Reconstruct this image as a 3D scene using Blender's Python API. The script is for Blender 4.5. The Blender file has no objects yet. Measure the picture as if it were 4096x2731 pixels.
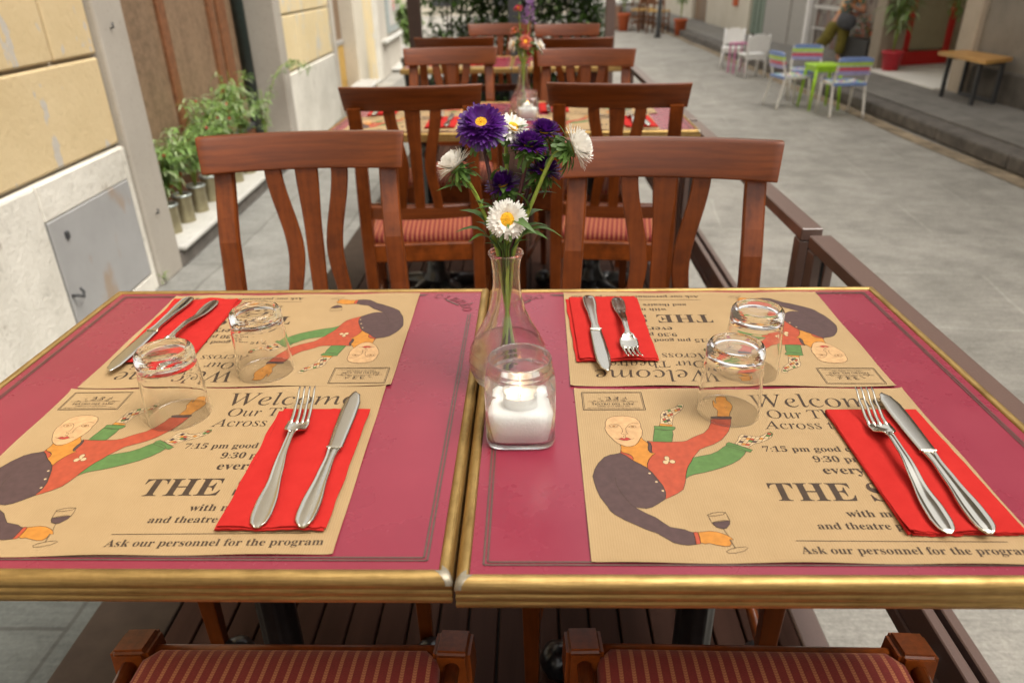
import bpy, bmesh, math, random
from mathutils import Vector, Matrix, noise
from mathutils.geometry import tessellate_polygon

S = bpy.context.scene
COL = S.collection
R = math.radians
PI = math.pi
rnd = random.Random(7)

# ------------------------------------------------------------ camera
CAM = Vector((0.0703, -0.4594, 1.2122))
pitch, yaw, roll = 0.4687, -0.0332, -0.0195
fw = Vector((math.sin(yaw) * math.cos(pitch), math.cos(yaw) * math.cos(pitch), -math.sin(pitch)))
rt = Vector((math.cos(yaw), -math.sin(yaw), 0))
up = rt.cross(fw)
rt2 = math.cos(roll) * rt + math.sin(roll) * up
up2 = -math.sin(roll) * rt + math.cos(roll) * up
cd = bpy.data.cameras.new('camera')
cam = bpy.data.objects.new('camera', cd)
COL.objects.link(cam)
m4 = Matrix((rt2, up2, -fw)).transposed().to_4x4()
m4.translation = CAM
cam.matrix_world = m4
cd.sensor_width = 36.0
cd.lens = 2890.36 / 4096 * 36.0
cd.clip_start = 0.02
cd.clip_end = 300
cd.dof.use_dof = True
cd.dof.focus_distance = 0.86
cd.dof.aperture_fstop = 5.2
S.camera = cam

# ------------------------------------------------------------ sky, sun, exposure
SUN_EL, SUN_AZ = R(60), R(112)       # soft light high over the street, from the far right
world = bpy.data.worlds.new('World')
S.world = world
world.use_nodes = True
wn = world.node_tree
bg = wn.nodes['Background']
sky = wn.nodes.new('ShaderNodeTexSky')
sky.sky_type = 'NISHITA'
sky.sun_disc = False
sky.sun_elevation = SUN_EL
sky.sun_rotation = SUN_AZ
sky.dust_density = 4.0
sky.air_density = 1.0
hs = wn.nodes.new('ShaderNodeHueSaturation')
hs.inputs['Saturation'].default_value = 0.10     # thin bright overcast
wn.links.new(sky.outputs[0], hs.inputs['Color'])
tint = wn.nodes.new('ShaderNodeMix')
tint.data_type = 'RGBA'
tint.blend_type = 'MULTIPLY'
tint.inputs[0].default_value = 1.0
tint.inputs[7].default_value = (1.0, 0.97, 0.915, 1)
wn.links.new(hs.outputs[0], tint.inputs[6])
wn.links.new(tint.outputs[2], bg.inputs[0])
bg.inputs[1].default_value = 0.15

sd = bpy.data.lights.new('sun', 'SUN')
sd.energy = 0.85
sd.angle = R(40)
sd.color = (1.0, 0.93, 0.82)
sun = bpy.data.objects.new('sun', sd)
COL.objects.link(sun)
sdir = Vector((math.sin(SUN_AZ) * math.cos(SUN_EL), math.cos(SUN_AZ) * math.cos(SUN_EL), math.sin(SUN_EL)))
sun.rotation_euler = (-sdir).to_track_quat('-Z', 'Y').to_euler()
sun.location = (0, 0, 12)

S.view_settings.view_transform = 'Standard'
S.view_settings.look = 'None'
S.view_settings.gamma = 1
S.view_settings.exposure = 1.2
S.render.engine = 'CYCLES'
S.cycles.use_denoising = True
try:
    S.cycles.denoiser = 'OPENIMAGEDENOISE'
except Exception:
    pass
S.cycles.max_bounces = 14
S.cycles.transmission_bounces = 14
S.cycles.transparent_max_bounces = 12
S.cycles.glossy_bounces = 6
S.cycles.diffuse_bounces = 4
S.cycles.caustics_refractive = True
S.cycles.caustics_reflective = True
S.cycles.blur_glossy = 0.5

# ------------------------------------------------------------ helpers
class MB:
    """collects shapes that end up as one mesh object"""
    def __init__(s):
        s.v, s.f, s.m, s.sm = [], [], [], []
    def add(s, vs, fs, mi=0, smooth=False, M=None):
        o = len(s.v)
        for p in vs:
            p = Vector(p)
            s.v.append(M @ p if M is not None else p)
        for f in fs:
            s.f.append(tuple(i + o for i in f)); s.m.append(mi); s.sm.append(smooth)
    def box(s, c, d, mi=0, M=None, bev=0.0, seg=1, taper=None):
        x, y, z = d[0] / 2, d[1] / 2, d[2] / 2
        bm = bmesh.new()
        bmesh.ops.create_cube(bm, size=1)
        for v in bm.verts:
            k = taper if (taper and v.co.z > 0) else 1.0
            v.co = Vector((v.co.x * d[0] * k, v.co.y * d[1] * k, v.co.z * d[2]))
        if bev:
            bmesh.ops.bevel(bm, geom=list(bm.edges), offset=bev, segments=seg, affect='EDGES', profile=0.5)
        for v in bm.verts:
            v.co += Vector(c)
        s.bm(bm, mi, M, smooth=False)
    def bm(s, bm, mi=0, M=None, smooth=False):
        bm.verts.index_update()
        s.add([v.co.copy() for v in bm.verts], [[v.index for v in f.verts] for f in bm.faces], mi, smooth, M)
        bm.free()
    def rings(s, rings, mi=0, smooth=True, caps=True, closed=True, M=None, loop=False):
        n = len(rings[0]); vs = [p for r in rings for p in r]; fs = []
        k = len(rings)
        for i in range(k if loop else k - 1):
            a, b = i * n, ((i + 1) % k) * n
            for j in range(n if closed else n - 1):
                j2 = (j + 1) % n
                fs.append((a + j, a + j2, b + j2, b + j))
        if caps and closed and not loop:
            fs.append(tuple(reversed(range(n)))); fs.append(tuple((k - 1) * n + j for j in range(n)))
        s.add(vs, fs, mi, smooth, M)
    def tube(s, pts, rad, seg=8, mi=0, caps=True, M=None, smooth=True, flat=1.0):
        pts = [Vector(p) for p in pts]; rings = []
        if not hasattr(rad, '__len__'): rad = [rad] * len(pts)
        t0 = (pts[1] - pts[0]).normalized()
        u = t0.cross(Vector((0, 0, 1)))
        if u.length < 1e-3: u = t0.cross(Vector((0, 1, 0)))
        u.normalize()
        for i, p in enumerate(pts):
            t = (pts[min(i + 1, len(pts) - 1)] - pts[max(i - 1, 0)]).normalized()
            u = (u - t * u.dot(t)).normalized(); w = t.cross(u)
            rings.append([p + (u * math.cos(2 * PI * j / seg) + w * math.sin(2 * PI * j / seg) * flat) * rad[i] for j in range(seg)])
        s.rings(rings, mi, smooth, caps, M=M)
    def lathe(s, prof, seg=24, mi=0, M=None, smooth=True, close=False):
        rings = [[Vector((r * math.cos(2 * PI * j / seg), r * math.sin(2 * PI * j / seg), z)) for j in range(seg)] for r, z in prof]
        s.rings(rings, mi, smooth, caps=not close, M=M, loop=close)
    def poly(s, pts, z=0.0, mi=0, M=None):
        vs = [Vector((p[0], p[1], z)) for p in pts]
        for t in tessellate_polygon([vs]):
            a, b, c = [vs[i] for i in t]
            if (b - a).cross(c - a).z < 0: t = (t[0], t[2], t[1])
            s.add([vs[i] for i in t], [(0, 1, 2)], mi, False, M)
    def prism(s, pts, z0, z1, mi=0, M=None):
        s.poly(pts, z1, mi, M)
        vs = [Vector((p[0], p[1], z0)) for p in pts]
        s.poly(pts, z0, mi, M)
        n = len(pts)
        s.add([Vector((p[0], p[1], z0)) for p in pts] + [Vector((p[0], p[1], z1)) for p in pts],
              [(i, (i + 1) % n, (i + 1) % n + n, i + n) for i in range(n)], mi, False, M)
    def grid(s, fn, nu, nv, mi=0, smooth=True, M=None):
        vs = [fn(i / nu, j / nv) for j in range(nv + 1) for i in range(nu + 1)]
        fs = [(j * (nu + 1) + i, j * (nu + 1) + i + 1, (j + 1) * (nu + 1) + i + 1, (j + 1) * (nu + 1) + i) for j in range(nv) for i in range(nu)]
        s.add(vs, fs, mi, smooth, M)
    def strip(s, pts, w, z=0.0, mi=0, M=None):
        pts = [Vector((p[0], p[1], 0)) for p in pts]
        L, Rr = [], []
        for i, p in enumerate(pts):
            t = (pts[min(i + 1, len(pts) - 1)] - pts[max(i - 1, 0)])
            t = t.normalized() if t.length > 1e-9 else Vector((1, 0, 0))
            nrm = Vector((-t.y, t.x, 0)) * w / 2
            L.append(p + nrm); Rr.append(p - nrm)
        vs = [Vector((q.x, q.y, z)) for q in Rr] + [Vector((q.x, q.y, z)) for q in L]; n = len(pts)
        s.add(vs, [(i, i + 1, n + i + 1, n + i) for i in range(n - 1)], mi, False, M)
    def build(s, name, mats, parent=None, loc=None, rot=None, fixn=True, bevel=0.0, bseg=2, auto=None):
        me = bpy.data.meshes.new(name)
        me.from_pydata([tuple(p) for p in s.v], [], s.f)
        if not isinstance(mats, (list, tuple)): mats = [mats]
        for m in mats: me.materials.append(m)
        me.polygons.foreach_set('material_index', s.m)
        me.polygons.foreach_set('use_smooth', s.sm)
        if fixn or bevel:
            bm = bmesh.new(); bm.from_mesh(me)
            if fixn: bmesh.ops.recalc_face_normals(bm, faces=bm.faces)
            if bevel:
                es = [e for e in bm.edges if e.is_manifold and e.calc_face_angle(0) > 0.6]
                bmesh.ops.bevel(bm, geom=es, offset=bevel, segments=bseg, affect='EDGES', profile=0.5, clamp_overlap=True)
            bm.to_mesh(me); bm.free()
        me.update()
        o = bpy.data.objects.new(name, me)
        COL.objects.link(o)
        if parent is not None: o.parent = parent
        if loc is not None: o.location = loc
        if rot is not None: o.rotation_euler = rot
        return o

def tag(o, label=None, cat=None, group=None, kind=None):
    if label: o['label'] = label
    if cat: o['category'] = cat
    if group: o['group'] = group
    if kind: o['kind'] = kind
    return o

def empty(name, loc=(0, 0, 0), rz=0.0, label=None, cat=None, group=None):
    o = bpy.data.objects.new(name, None)
    o.empty_display_size = 0.1
    COL.objects.link(o)
    o.location = loc; o.rotation_euler = (0, 0, rz)
    return tag(o, label, cat, group)

def copy_tree(o, parent=None):
    c = o.copy(); COL.objects.link(c)
    if parent is not None: c.parent = parent
    for ch in [x for x in KIDS.get(o.name, [])]:
        copy_tree(ch, c)
    return c
KIDS = {}
def index_kids():
    KIDS.clear()
    for x in bpy.data.objects:
        if x.parent: KIDS.setdefault(x.parent.name, []).append(x)

def lerp(a, b, t): return a + (b - a) * t
def interp(keys, t):
    """piecewise smooth interpolation of [(t, v), ...]"""
    if t <= keys[0][0]: return keys[0][1]
    for (a, va), (b, vb) in zip(keys, keys[1:]):
        if t <= b:
            k = (t - a) / (b - a); k = k * k * (3 - 2 * k)
            return va + (vb - va) * k
    return keys[-1][1]
def bez(p0, p1, p2, n=8):
    p0, p1, p2 = Vector(p0), Vector(p1), Vector(p2)
    return [p0 * (1 - t) ** 2 + p1 * 2 * t * (1 - t) + p2 * t * t for t in [i / n for i in range(n + 1)]]
def catmull(P, n=6):
    P = [Vector(p) for p in P]; out = []
    for i in range(len(P) - 1):
        a, b, c, d = P[max(i - 1, 0)], P[i], P[i + 1], P[min(i + 2, len(P) - 1)]
        for k in range(n):
            t = k / n
            out.append(0.5 * ((2 * b) + (c - a) * t + (2 * a - 5 * b + 4 * c - d) * t * t + (3 * b - a - 3 * c + d) * t ** 3))
    out.append(P[-1]); return out
# ------------------------------------------------------------ materials
def nmat(name):
    m = bpy.data.materials.new(name); m.use_nodes = True
    nt = m.node_tree
    return m, nt, nt.nodes['Principled BSDF'], nt.links
def node(nt, t, **kw):
    n = nt.nodes.new(t)
    for k, v in kw.items():
        if k in n.inputs: n.inputs[k].default_value = v
        else: setattr(n, k, v)
    return n
def coords(nt, scale=(1, 1, 1), kind='Object', rot=(0, 0, 0)):
    tc = nt.nodes.new('ShaderNodeTexCoord'); mp = nt.nodes.new('ShaderNodeMapping')
    mp.inputs['Scale'].default_value = scale
    mp.inputs['Rotation'].default_value = rot
    nt.links.new(tc.outputs[kind], mp.inputs['Vector'])
    return mp.outputs[0]
def ramp(nt, fac, stops, interp_='LINEAR'):
    r = nt.nodes.new('ShaderNodeValToRGB'); e = r.color_ramp.elements
    r.color_ramp.interpolation = interp_
    while len(e) < len(stops): e.new(0.5)
    for el, (p, c) in zip(e, stops):
        el.position = p; el.color = c if len(c) == 4 else (*c, 1)
    nt.links.new(fac, r.inputs[0])
    return r.outputs[0]
def mix(nt, fac, a, b, mode='MIX'):
    n = nt.nodes.new('ShaderNodeMix'); n.data_type = 'RGBA'; n.blend_type = mode
    for i, x in ((0, fac), (6, a), (7, b)):
        if isinstance(x, (int, float)): n.inputs[i].default_value = x
        elif isinstance(x, tuple): n.inputs[i].default_value = x if len(x) == 4 else (*x, 1)
        else: nt.links.new(x, n.inputs[i])
    return n.outputs[2]
def noise_(nt, vec, scale, detail=4, rough=0.55, out=0):
    n = node(nt, 'ShaderNodeTexNoise', Scale=scale, Detail=detail, Roughness=rough)
    nt.links.new(vec, n.inputs['Vector']); return n.outputs[out]
def bump(nt, b, h, strength=0.3, dist=0.01):
    n = node(nt, 'ShaderNodeBump', Strength=strength, Distance=dist)
    nt.links.new(h, n.inputs['Height']); nt.links.new(n.outputs[0], b.inputs['Normal'])
def simple(name, col, rough=0.6, metal=0.0, var=0.12, scale=30, bmp=0.0, coat=0.0, spec=0.5, sheen=0.0):
    m, nt, b, l = nmat(name)
    v = coords(nt); n = noise_(nt, v, scale)
    lo = tuple(c * (1 - var) for c in col); hi = tuple(min(1, c * (1 + var)) for c in col)
    l.new(ramp(nt, n, [(0.3, lo), (0.7, hi)]), b.inputs['Base Color'])
    b.inputs['Roughness'].default_value = rough; b.inputs['Metallic'].default_value = metal
    b.inputs['Coat Weight'].default_value = coat; b.inputs['Specular IOR Level'].default_value = spec
    b.inputs['Sheen Weight'].default_value = sheen
    if bmp: bump(nt, b, n, bmp, 0.004)
    return m
def wood(name, axis, dark, light, rough=0.33, coat=0.10, sc=1.0, flecks=True):
    m, nt, b, l = nmat(name)
    s = {'x': (3, 30, 30), 'y': (30, 3, 30), 'z': (30, 30, 3)}[axis]
    v = coords(nt, tuple(k * sc for k in s))
    n1 = noise_(nt, v, 1.3, 6, 0.6)
    v2 = coords(nt, tuple(k * sc * 0.25 for k in s)); n2 = noise_(nt, v2, 1.0, 3, 0.5)
    c = ramp(nt, n1, [(0.25, dark), (0.75, light)])
    c2 = ramp(nt, n2, [(0.3, (0.72, 0.72, 0.72)), (0.7, (1.15, 1.12, 1.08))])
    c3 = mix(nt, 1.0, c, c2, 'MULTIPLY')
    wv_ = node(nt, 'ShaderNodeTexWave', Scale=1.0, Distortion=9.0, wave_type='BANDS', bands_direction={'x': 'Z', 'y': 'X', 'z': 'X'}[axis])
    wv_.inputs['Detail'].default_value = 3; wv_.inputs['Detail Scale'].default_value = 0.6
    l.new(coords(nt, tuple(k * sc * 0.75 for k in s)), wv_.inputs['Vector'])
    c3 = mix(nt, 0.55, c3, mix(nt, 1.0, c3, ramp(nt, wv_.outputs[0], [(0.12, (0.78, 0.75, 0.70)), (0.55, (1.07, 1.06, 1.03))]), 'MULTIPLY'))
    vo = coords(nt, (9, 9, 9)); nw = noise_(nt, vo, 3.0, 8, 0.75)        # worn, lighter flecks
    wear = ramp(nt, nw, [(0.69, (0, 0, 0)), (0.75, (0.5, 0.5, 0.5) if flecks else (0, 0, 0))])
    c4 = mix(nt, wear, c3, tuple(min(1, k * 1.9) for k in light))
    gm = nt.nodes.new('ShaderNodeNewGeometry')
    ew = ramp(nt, gm.outputs['Pointiness'], [(0.525, (0, 0, 0)), (0.62, (0.55, 0.55, 0.55))])
    ew2 = mix(nt, 1.0, ew, ramp(nt, nw, [(0.35, (0.1,) * 3), (0.6, (1, 1, 1))]), 'MULTIPLY')
    l.new(mix(nt, ew2, c4, tuple(min(1, k * 2.0) for k in light)), b.inputs['Base Color'])
    r = ramp(nt, n2, [(0.2, (rough * 0.8,) * 3), (0.8, (rough * 1.35,) * 3)])
    l.new(r, b.inputs['Roughness'])
    b.inputs['Specular IOR Level'].default_value = 0.38
    b.inputs['Coat Weight'].default_value = coat; b.inputs['Coat Roughness'].default_value = 0.25
    bump(nt, b, n1, 0.08, 0.002)
    return m
M = {}
WD, WL = (0.072, 0.0155, 0.0023), (0.185, 0.0425, 0.0058)
for a in 'xyz': M['wood_' + a] = wood('chair_wood_' + a, a, WD, WL)
M['wood_dark'] = wood('dark_wood', 'x', (0.045, 0.013, 0.006), (0.095, 0.03, 0.012))

# laminate table top
m, nt, b, l = nmat('table_laminate')
v = coords(nt); n = noise_(nt, v, 6, 5, 0.65); n2 = noise_(nt, v, 120, 3, 0.7)
c = ramp(nt, n, [(0.3, (0.208, 0.020, 0.041)), (0.72, (0.250, 0.029, 0.052))])
sp = ramp(nt, n2, [(0.80, (0, 0, 0)), (0.86, (0.3, 0.3, 0.3))])
l.new(mix(nt, sp, c, (0.5, 0.25, 0.25)), b.inputs['Base Color'])
l.new(ramp(nt, n, [(0.3, (0.22,) * 3), (0.7, (0.34,) * 3)]), b.inputs['Roughness'])
M['laminate'] = m
M['green_ink'] = simple('green_line_ink', (0.085, 0.058, 0.045), 0.4, var=0.2, scale=200)
M['lam_fill'] = simple('laminate_fill', (0.24, 0.018, 0.042), 0.3, var=0.06, scale=10)

def gold_mat(name, base, hi):
    m, nt, b, l = nmat(name)
    v = coords(nt, (1, 1, 1)); n = noise_(nt, v, 22, 6, 0.7); n2 = noise_(nt, coords(nt, (4, 4, 90)), 6, 4, 0.6)
    c = ramp(nt, n, [(0.28, base), (0.6, hi)])
    c2 = mix(nt, 0.55, c, ramp(nt, n2, [(0.3, tuple(k * 0.6 for k in base)), (0.7, hi)]), 'MIX')
    l.new(c2, b.inputs['Base Color'])
    b.inputs['Metallic'].default_value = 1.0
    l.new(ramp(nt, n, [(0.25, (0.62,) * 3), (0.7, (0.46,) * 3)]), b.inputs['Roughness'])
    bump(nt, b, n2, 0.12, 0.002)
    return m
M['gold'] = gold_mat('brass_edging', (0.29, 0.18, 0.062), (0.58, 0.39, 0.15))
M['solder'] = simple('solder_metal', (0.36, 0.32, 0.25), 0.6, 1.0, 0.2, 150)

# kraft paper
m, nt, b, l = nmat('kraft_paper')
v = coords(nt); n = noise_(nt, v, 14, 5, 0.7); n2 = noise_(nt, v, 500, 3, 0.7)
w = node(nt, 'ShaderNodeTexWave', Scale=130.0, Distortion=2.5, wave_type='BANDS', bands_direction='X')
w.inputs['Detail'].default_value = 3; w.inputs['Detail Scale'].default_value = 2
l.new(v, w.inputs['Vector'])
c = ramp(nt, n, [(0.25, (0.335, 0.222, 0.106)), (0.75, (0.395, 0.268, 0.134))])
c = mix(nt, 0.16, c, ramp(nt, w.outputs[0], [(0.2, (0.25, 0.155, 0.068)), (0.8, (0.48, 0.335, 0.18))]))
c = mix(nt, ramp(nt, n2, [(0.66, (0, 0, 0)), (0.72, (0.6, 0.6, 0.6))]), c, (0.25, 0.12, 0.045))
l.new(c, b.inputs['Base Color']); b.inputs['Roughness'].default_value = 0.62
b.inputs['Specular IOR Level'].default_value = 0.35
bump(nt, b, w.outputs[0], 0.10, 0.0006)
M['paper'] = m
def ink(name, c): return simple(name, c, 0.6, var=0.14, scale=120, spec=0.35)
M['ink'] = ink('brown_ink', (0.050, 0.030, 0.018))
M['ink_red'] = ink('ink_red', (0.36, 0.060, 0.026))
M['ink_green'] = ink('ink_green', (0.085, 0.165, 0.045))
M['ink_purple'] = ink('ink_purple', (0.075, 0.042, 0.040))
M['ink_orange'] = ink('ink_orange', (0.46, 0.185, 0.028))
M['ink_skin'] = ink('ink_pale', (0.49, 0.30, 0.145))
M['ink_tan'] = ink('ink_tan', (0.50, 0.36, 0.20))
M['ink_lip'] = ink('ink_lip', (0.36, 0.035, 0.025))

# paper napkin
m, nt, b, l = nmat('red_napkin')
v = coords(nt); n = noise_(nt, v, 40, 4, 0.6); n2 = noise_(nt, v, 900, 2, 0.5)
l.new(ramp(nt, n, [(0.25, (0.39, 0.014, 0.011)), (0.75, (0.45, 0.020, 0.016))]), b.inputs['Base Color'])
b.inputs['Roughness'].default_value = 0.9; b.inputs['Specular IOR Level'].default_value = 0.2
bump(nt, b, n2, 0.25, 0.0006)
M['napkin'] = m
m, nt, b, l = nmat('polished_steel')
v = coords(nt, (60, 6, 60)); n = noise_(nt, v, 3, 4, 0.7)
b.inputs['Base Color'].default_value = (0.60, 0.575, 0.51, 1); b.inputs['Metallic'].default_value = 1
l.new(ramp(nt, n, [(0.3, (0.10,) * 3), (0.75, (0.22,) * 3)]), b.inputs['Roughness'])
M['steel'] = m
m, nt, b, l = nmat('brushed_blade')
v = coords(nt, (12, 300, 300)); n = noise_(nt, v, 3, 3, 0.6)
b.inputs['Base Color'].default_value = (0.60, 0.575, 0.515, 1); b.inputs['Metallic'].default_value = 1
l.new(ramp(nt, n, [(0.3, (0.22,) * 3), (0.75, (0.26,) * 3)]), b.inputs['Roughness'])
M['blade'] = m
def glass_mat(name, col=(1, 1, 1), rough=0.0, ior=1.42):
    m, nt, b, l = nmat(name)
    b.inputs['Base Color'].default_value = (*col, 1); b.inputs['Roughness'].default_value = rough
    b.inputs['Transmission Weight'].default_value = 1; b.inputs['IOR'].default_value = ior
    return m
def clear_mix(m, f):
    nt = m.node_tree; t = nt.nodes.new('ShaderNodeBsdfTransparent'); ms = nt.nodes.new('ShaderNodeMixShader'); ms.inputs[0].default_value = f
    nt.links.new(nt.nodes['Principled BSDF'].outputs[0], ms.inputs[1]); nt.links.new(t.outputs[0], ms.inputs[2])
    nt.links.new(ms.outputs[0], nt.nodes['Material Output'].inputs['Surface']); return m
M['glass'] = clear_mix(glass_mat('clear_glass'), 0.12)
M['glass_tumbler'] = glass_mat('tumbler_glass', ior=1.30)
M['glass_jar'] = clear_mix(glass_mat('jar_glass', (0.985, 0.995, 0.985)), 0.15)
M['water'] = clear_mix(glass_mat('cloudy_water', (0.985, 0.98, 0.96), 0.12, 1.10), 0.3)
M['salt'] = simple('white_salt', (0.90, 0.895, 0.875), 0.8, var=0.03, scale=400, bmp=0.3)
sb_ = M['salt'].node_tree.nodes['Principled BSDF']; sb_.inputs['Subsurface Weight'].default_value = 0.8; sb_.inputs['Subsurface Radius'].default_value = (1, 1, 0.95); sb_.inputs['Subsurface Scale'].default_value = 0.012
M['alu'] = simple('tealight_aluminium', (0.78, 0.77, 0.75), 0.32, 0.9, 0.06, 60)
M['wax'] = simple('candle_wax', (0.85, 0.80, 0.70), 0.5, var=0.04)
m, nt, b, l = nmat('candle_flame')
b.inputs['Base Color'].default_value = (1, 0.5, 0.12, 1)
b.inputs['Emission Color'].default_value = (1.0, 0.50, 0.13, 1); b.inputs['Emission Strength'].default_value = 7
M['flame'] = m

# striped seat cloth
m, nt, b, l = nmat('striped_seat_cloth')
tc = nt.nodes.new('ShaderNodeTexCoord'); sx = nt.nodes.new('ShaderNodeSeparateXYZ'); l.new(tc.outputs['Object'], sx.inputs[0])
def math_(op, a, bb=None):
    n = nt.nodes.new('ShaderNodeMath'); n.operation = op
    for i, x in enumerate((a, bb)):
        if x is None: continue
        if isinstance(x, (int, float)): n.inputs[i].default_value = x
        else: l.new(x, n.inputs[i])
    return n.outputs[0]
fx = math_('FRACT', math_('ADD', math_('MULTIPLY', sx.outputs[0], 1 / 0.0152), 40.0))
dx = math_('ABSOLUTE', math_('SUBTRACT', fx, 0.5))
zig = math_('ABSOLUTE', math_('SUBTRACT', math_('FRACT', math_('ADD', math_('SUBTRACT', math_('MULTIPLY', sx.outputs[1], 260.0), math_('MULTIPLY', dx, 2.4)), 400.0)), 0.5))
stripe = math_('LESS_THAN', dx, 0.16)
ton = math_('MULTIPLY', stripe, math_('ADD', math_('MULTIPLY', zig, 1.2), 0.35))
n = noise_(nt, coords(nt), 500, 2, 0.6)
base = ramp(nt, n, [(0.3, (0.185, 0.013, 0.010)), (0.7, (0.25, 0.021, 0.016))])
l.new(mix(nt, ton, base, (0.56, 0.22, 0.085)), b.inputs['Base Color'])
b.inputs['Roughness'].default_value = 0.8; b.inputs['Sheen Weight'].default_value = 0.35
b.inputs['Sheen Tint'].default_value = (1.0, 0.55, 0.4, 1)
bump(nt, b, zig, 0.25, 0.0008)
M['cloth'] = m
M['iron'] = simple('black_cast_iron', (0.012, 0.013, 0.015), 0.28, 0.0, 0.3, 60, bmp=0.15, coat=0.3)

# deck planks
m, nt, b, l = nmat('deck_planks')
v = coords(nt, (25, 1.6, 25)); n = noise_(nt, v, 2.0, 6, 0.65); n3 = noise_(nt, coords(nt, (15.75, 0.0, 0.0)), 1.0, 0)
c = ramp(nt, n, [(0.25, (0.036, 0.014, 0.008)), (0.75, (0.074, 0.033, 0.021))])
l.new(mix(nt, 0.5, c, ramp(nt, n3, [(0.3, (0.022, 0.009, 0.006)), (0.7, (0.060, 0.028, 0.020))])), b.inputs['Base Color'])
b.inputs['Roughness'].default_value = 0.62; b.inputs['Specular IOR Level'].default_value = 0.14; bump(nt, b, n, 0.2, 0.003)
M['deck'] = m
M['deck_border'] = simple('deck_border', (0.055, 0.039, 0.029), 0.7, spec=0.15, var=0.15, scale=18, bmp=0.1)
M['rail'] = simple('brown_painted_steel', (0.125, 0.076, 0.062), 0.34, coat=0.35, var=0.08, scale=300, bmp=0.08)
M['rail_groove'] = simple('dark_groove', (0.008, 0.008, 0.008), 0.7)

# street paving
def paving(name, base, light, joint, bw, bh, rough=0.75, rotz=0.0):
    m, nt, b, l = nmat(name)
    v = coords(nt, (1, 1, 1), rot=(0, 0, rotz))
    br = node(nt, 'ShaderNodeTexBrick', Scale=1.0); br.offset = 0.37
    br.inputs['Brick Width'].default_value = bw; br.inputs['Row Height'].default_value = bh
    br.inputs['Mortar Size'].default_value = 0.008; br.inputs['Mortar Smooth'].default_value = 0.6
    br.inputs['Color1'].default_value = (*base, 1); br.inputs['Color2'].default_value = (*light, 1)
    br.inputs['Mortar'].default_value = (*joint, 1)
    wv = noise_(nt, v, 2.2, 3, 0.5, out=1)
    vm = node(nt, 'ShaderNodeMixRGB', blend_type='LINEAR_LIGHT'); vm.inputs[0].default_value = 0.025
    l.new(v, vm.inputs[1]); l.new(wv, vm.inputs[2]); l.new(vm.outputs[0], br.inputs['Vector'])
    n = noise_(nt, v, 3.5, 8, 0.7); n2 = noise_(nt, coords(nt, (5, 60, 5), rot=(0, 0, rotz + 0.5)), 1.5, 4, 0.6); n4 = noise_(nt, v, 90, 3, 0.7)
    c = mix(nt, 1.0, br.outputs[0], ramp(nt, n, [(0.25, (0.62, 0.62, 0.60)), (0.55, (1.02, 1.02, 1.01)), (0.75, (1.25, 1.24, 1.22))]), 'MULTIPLY')
    c = mix(nt, 0.6, c, mix(nt, 1.0, c, ramp(nt, n2, [(0.3, (0.72,) * 3), (0.7, (1.2,) * 3)]), 'MULTIPLY'))
    c = mix(nt, 0.5, c, mix(nt, 1.0, c, ramp(nt, n4, [(0.3, (0.6,) * 3), (0.7, (1.3,) * 3)]), 'MULTIPLY'))
    l.new(c, b.inputs['Base Color']); b.inputs['Roughness'].default_value = rough
    bump(nt, b, n2, 0.25, 0.006)
    return m
M['street'] = paving('street_stone', (0.325, 0.307, 0.274), (0.362, 0.343, 0.308), (0.42, 0.40, 0.36), 1.15, 0.62, rotz=0.12)
M['sidewalk'] = paving('sidewalk_stone', (0.20, 0.185, 0.165), (0.235, 0.22, 0.20), (0.12, 0.11, 0.10), 1.4, 0.8, rotz=PI / 2)
M['kerb'] = simple('kerb_stone', (0.13, 0.115, 0.10), 0.8, var=0.35, scale=9, bmp=0.4)

def stucco(name, c1, c2, peel=None, amt=0.62, bscale=38, bst=0.55, spot=0.45):
    m, nt, b, l = nmat(name)
    v = coords(nt); n = noise_(nt, v, 2.3, 7, 0.6); n2 = noise_(nt, v, bscale, 6, 0.65)
    c = ramp(nt, n, [(0.3, c1), (0.7, c2)])
    if peel:
        n3 = noise_(nt, coords(nt, (1, 1, 0.55)), 5.5, 5, 0.62)
        c = mix(nt, ramp(nt, n3, [(amt, (0, 0, 0)), (amt + 0.025, (1, 1, 1))]), c, peel)
    sp = ramp(nt, n2, [(0.30, (0.55, 0.54, 0.52)), (0.43, (1, 1, 1))])
    l.new(mix(nt, spot, c, mix(nt, 1.0, c, sp, 'MULTIPLY')), b.inputs['Base Color'])
    b.inputs['Roughness'].default_value = 0.9
    bump(nt, b, n2, bst, 0.006)
    return m
M['yellow'] = stucco('yellow_stucco', (0.58, 0.445, 0.245), (0.66, 0.52, 0.305), (0.50, 0.46, 0.40), 0.585, spot=0.18)
M['yellow_far'] = stucco('pale_yellow_stucco', (0.70, 0.56, 0.31), (0.77, 0.63, 0.38), (0.62, 0.58, 0.50), 0.57)
M['white_wall'] = stucco('white_plinth', (0.56, 0.53, 0.46), (0.78, 0.745, 0.665), (0.47, 0.43, 0.36), 0.645, bscale=30, bst=0.9)
M['grey_wall'] = stucco('grey_plaster', (0.47, 0.43, 0.375), (0.55, 0.51, 0.44))
M['stone'] = stucco('grey_door_stone', (0.36, 0.325, 0.275), (0.43, 0.39, 0.335), bscale=60, bst=0.15)
M['stone_light'] = stucco('pale_step_stone', (0.43, 0.42, 0.385), (0.56, 0.545, 0.505))
M['marble'] = stucco('pale_marble', (0.72, 0.69, 0.62), (0.82, 0.79, 0.73), bst=0.05)
M['dark_stucco'] = stucco('brown_grey_stucco', (0.20, 0.175, 0.145), (0.27, 0.24, 0.20), bscale=30, bst=0.6)
M['beige'] = stucco('beige_wall', (0.60, 0.54, 0.43), (0.68, 0.62, 0.51))
m, nt, b, l = nmat('hatch_metal')
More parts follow.
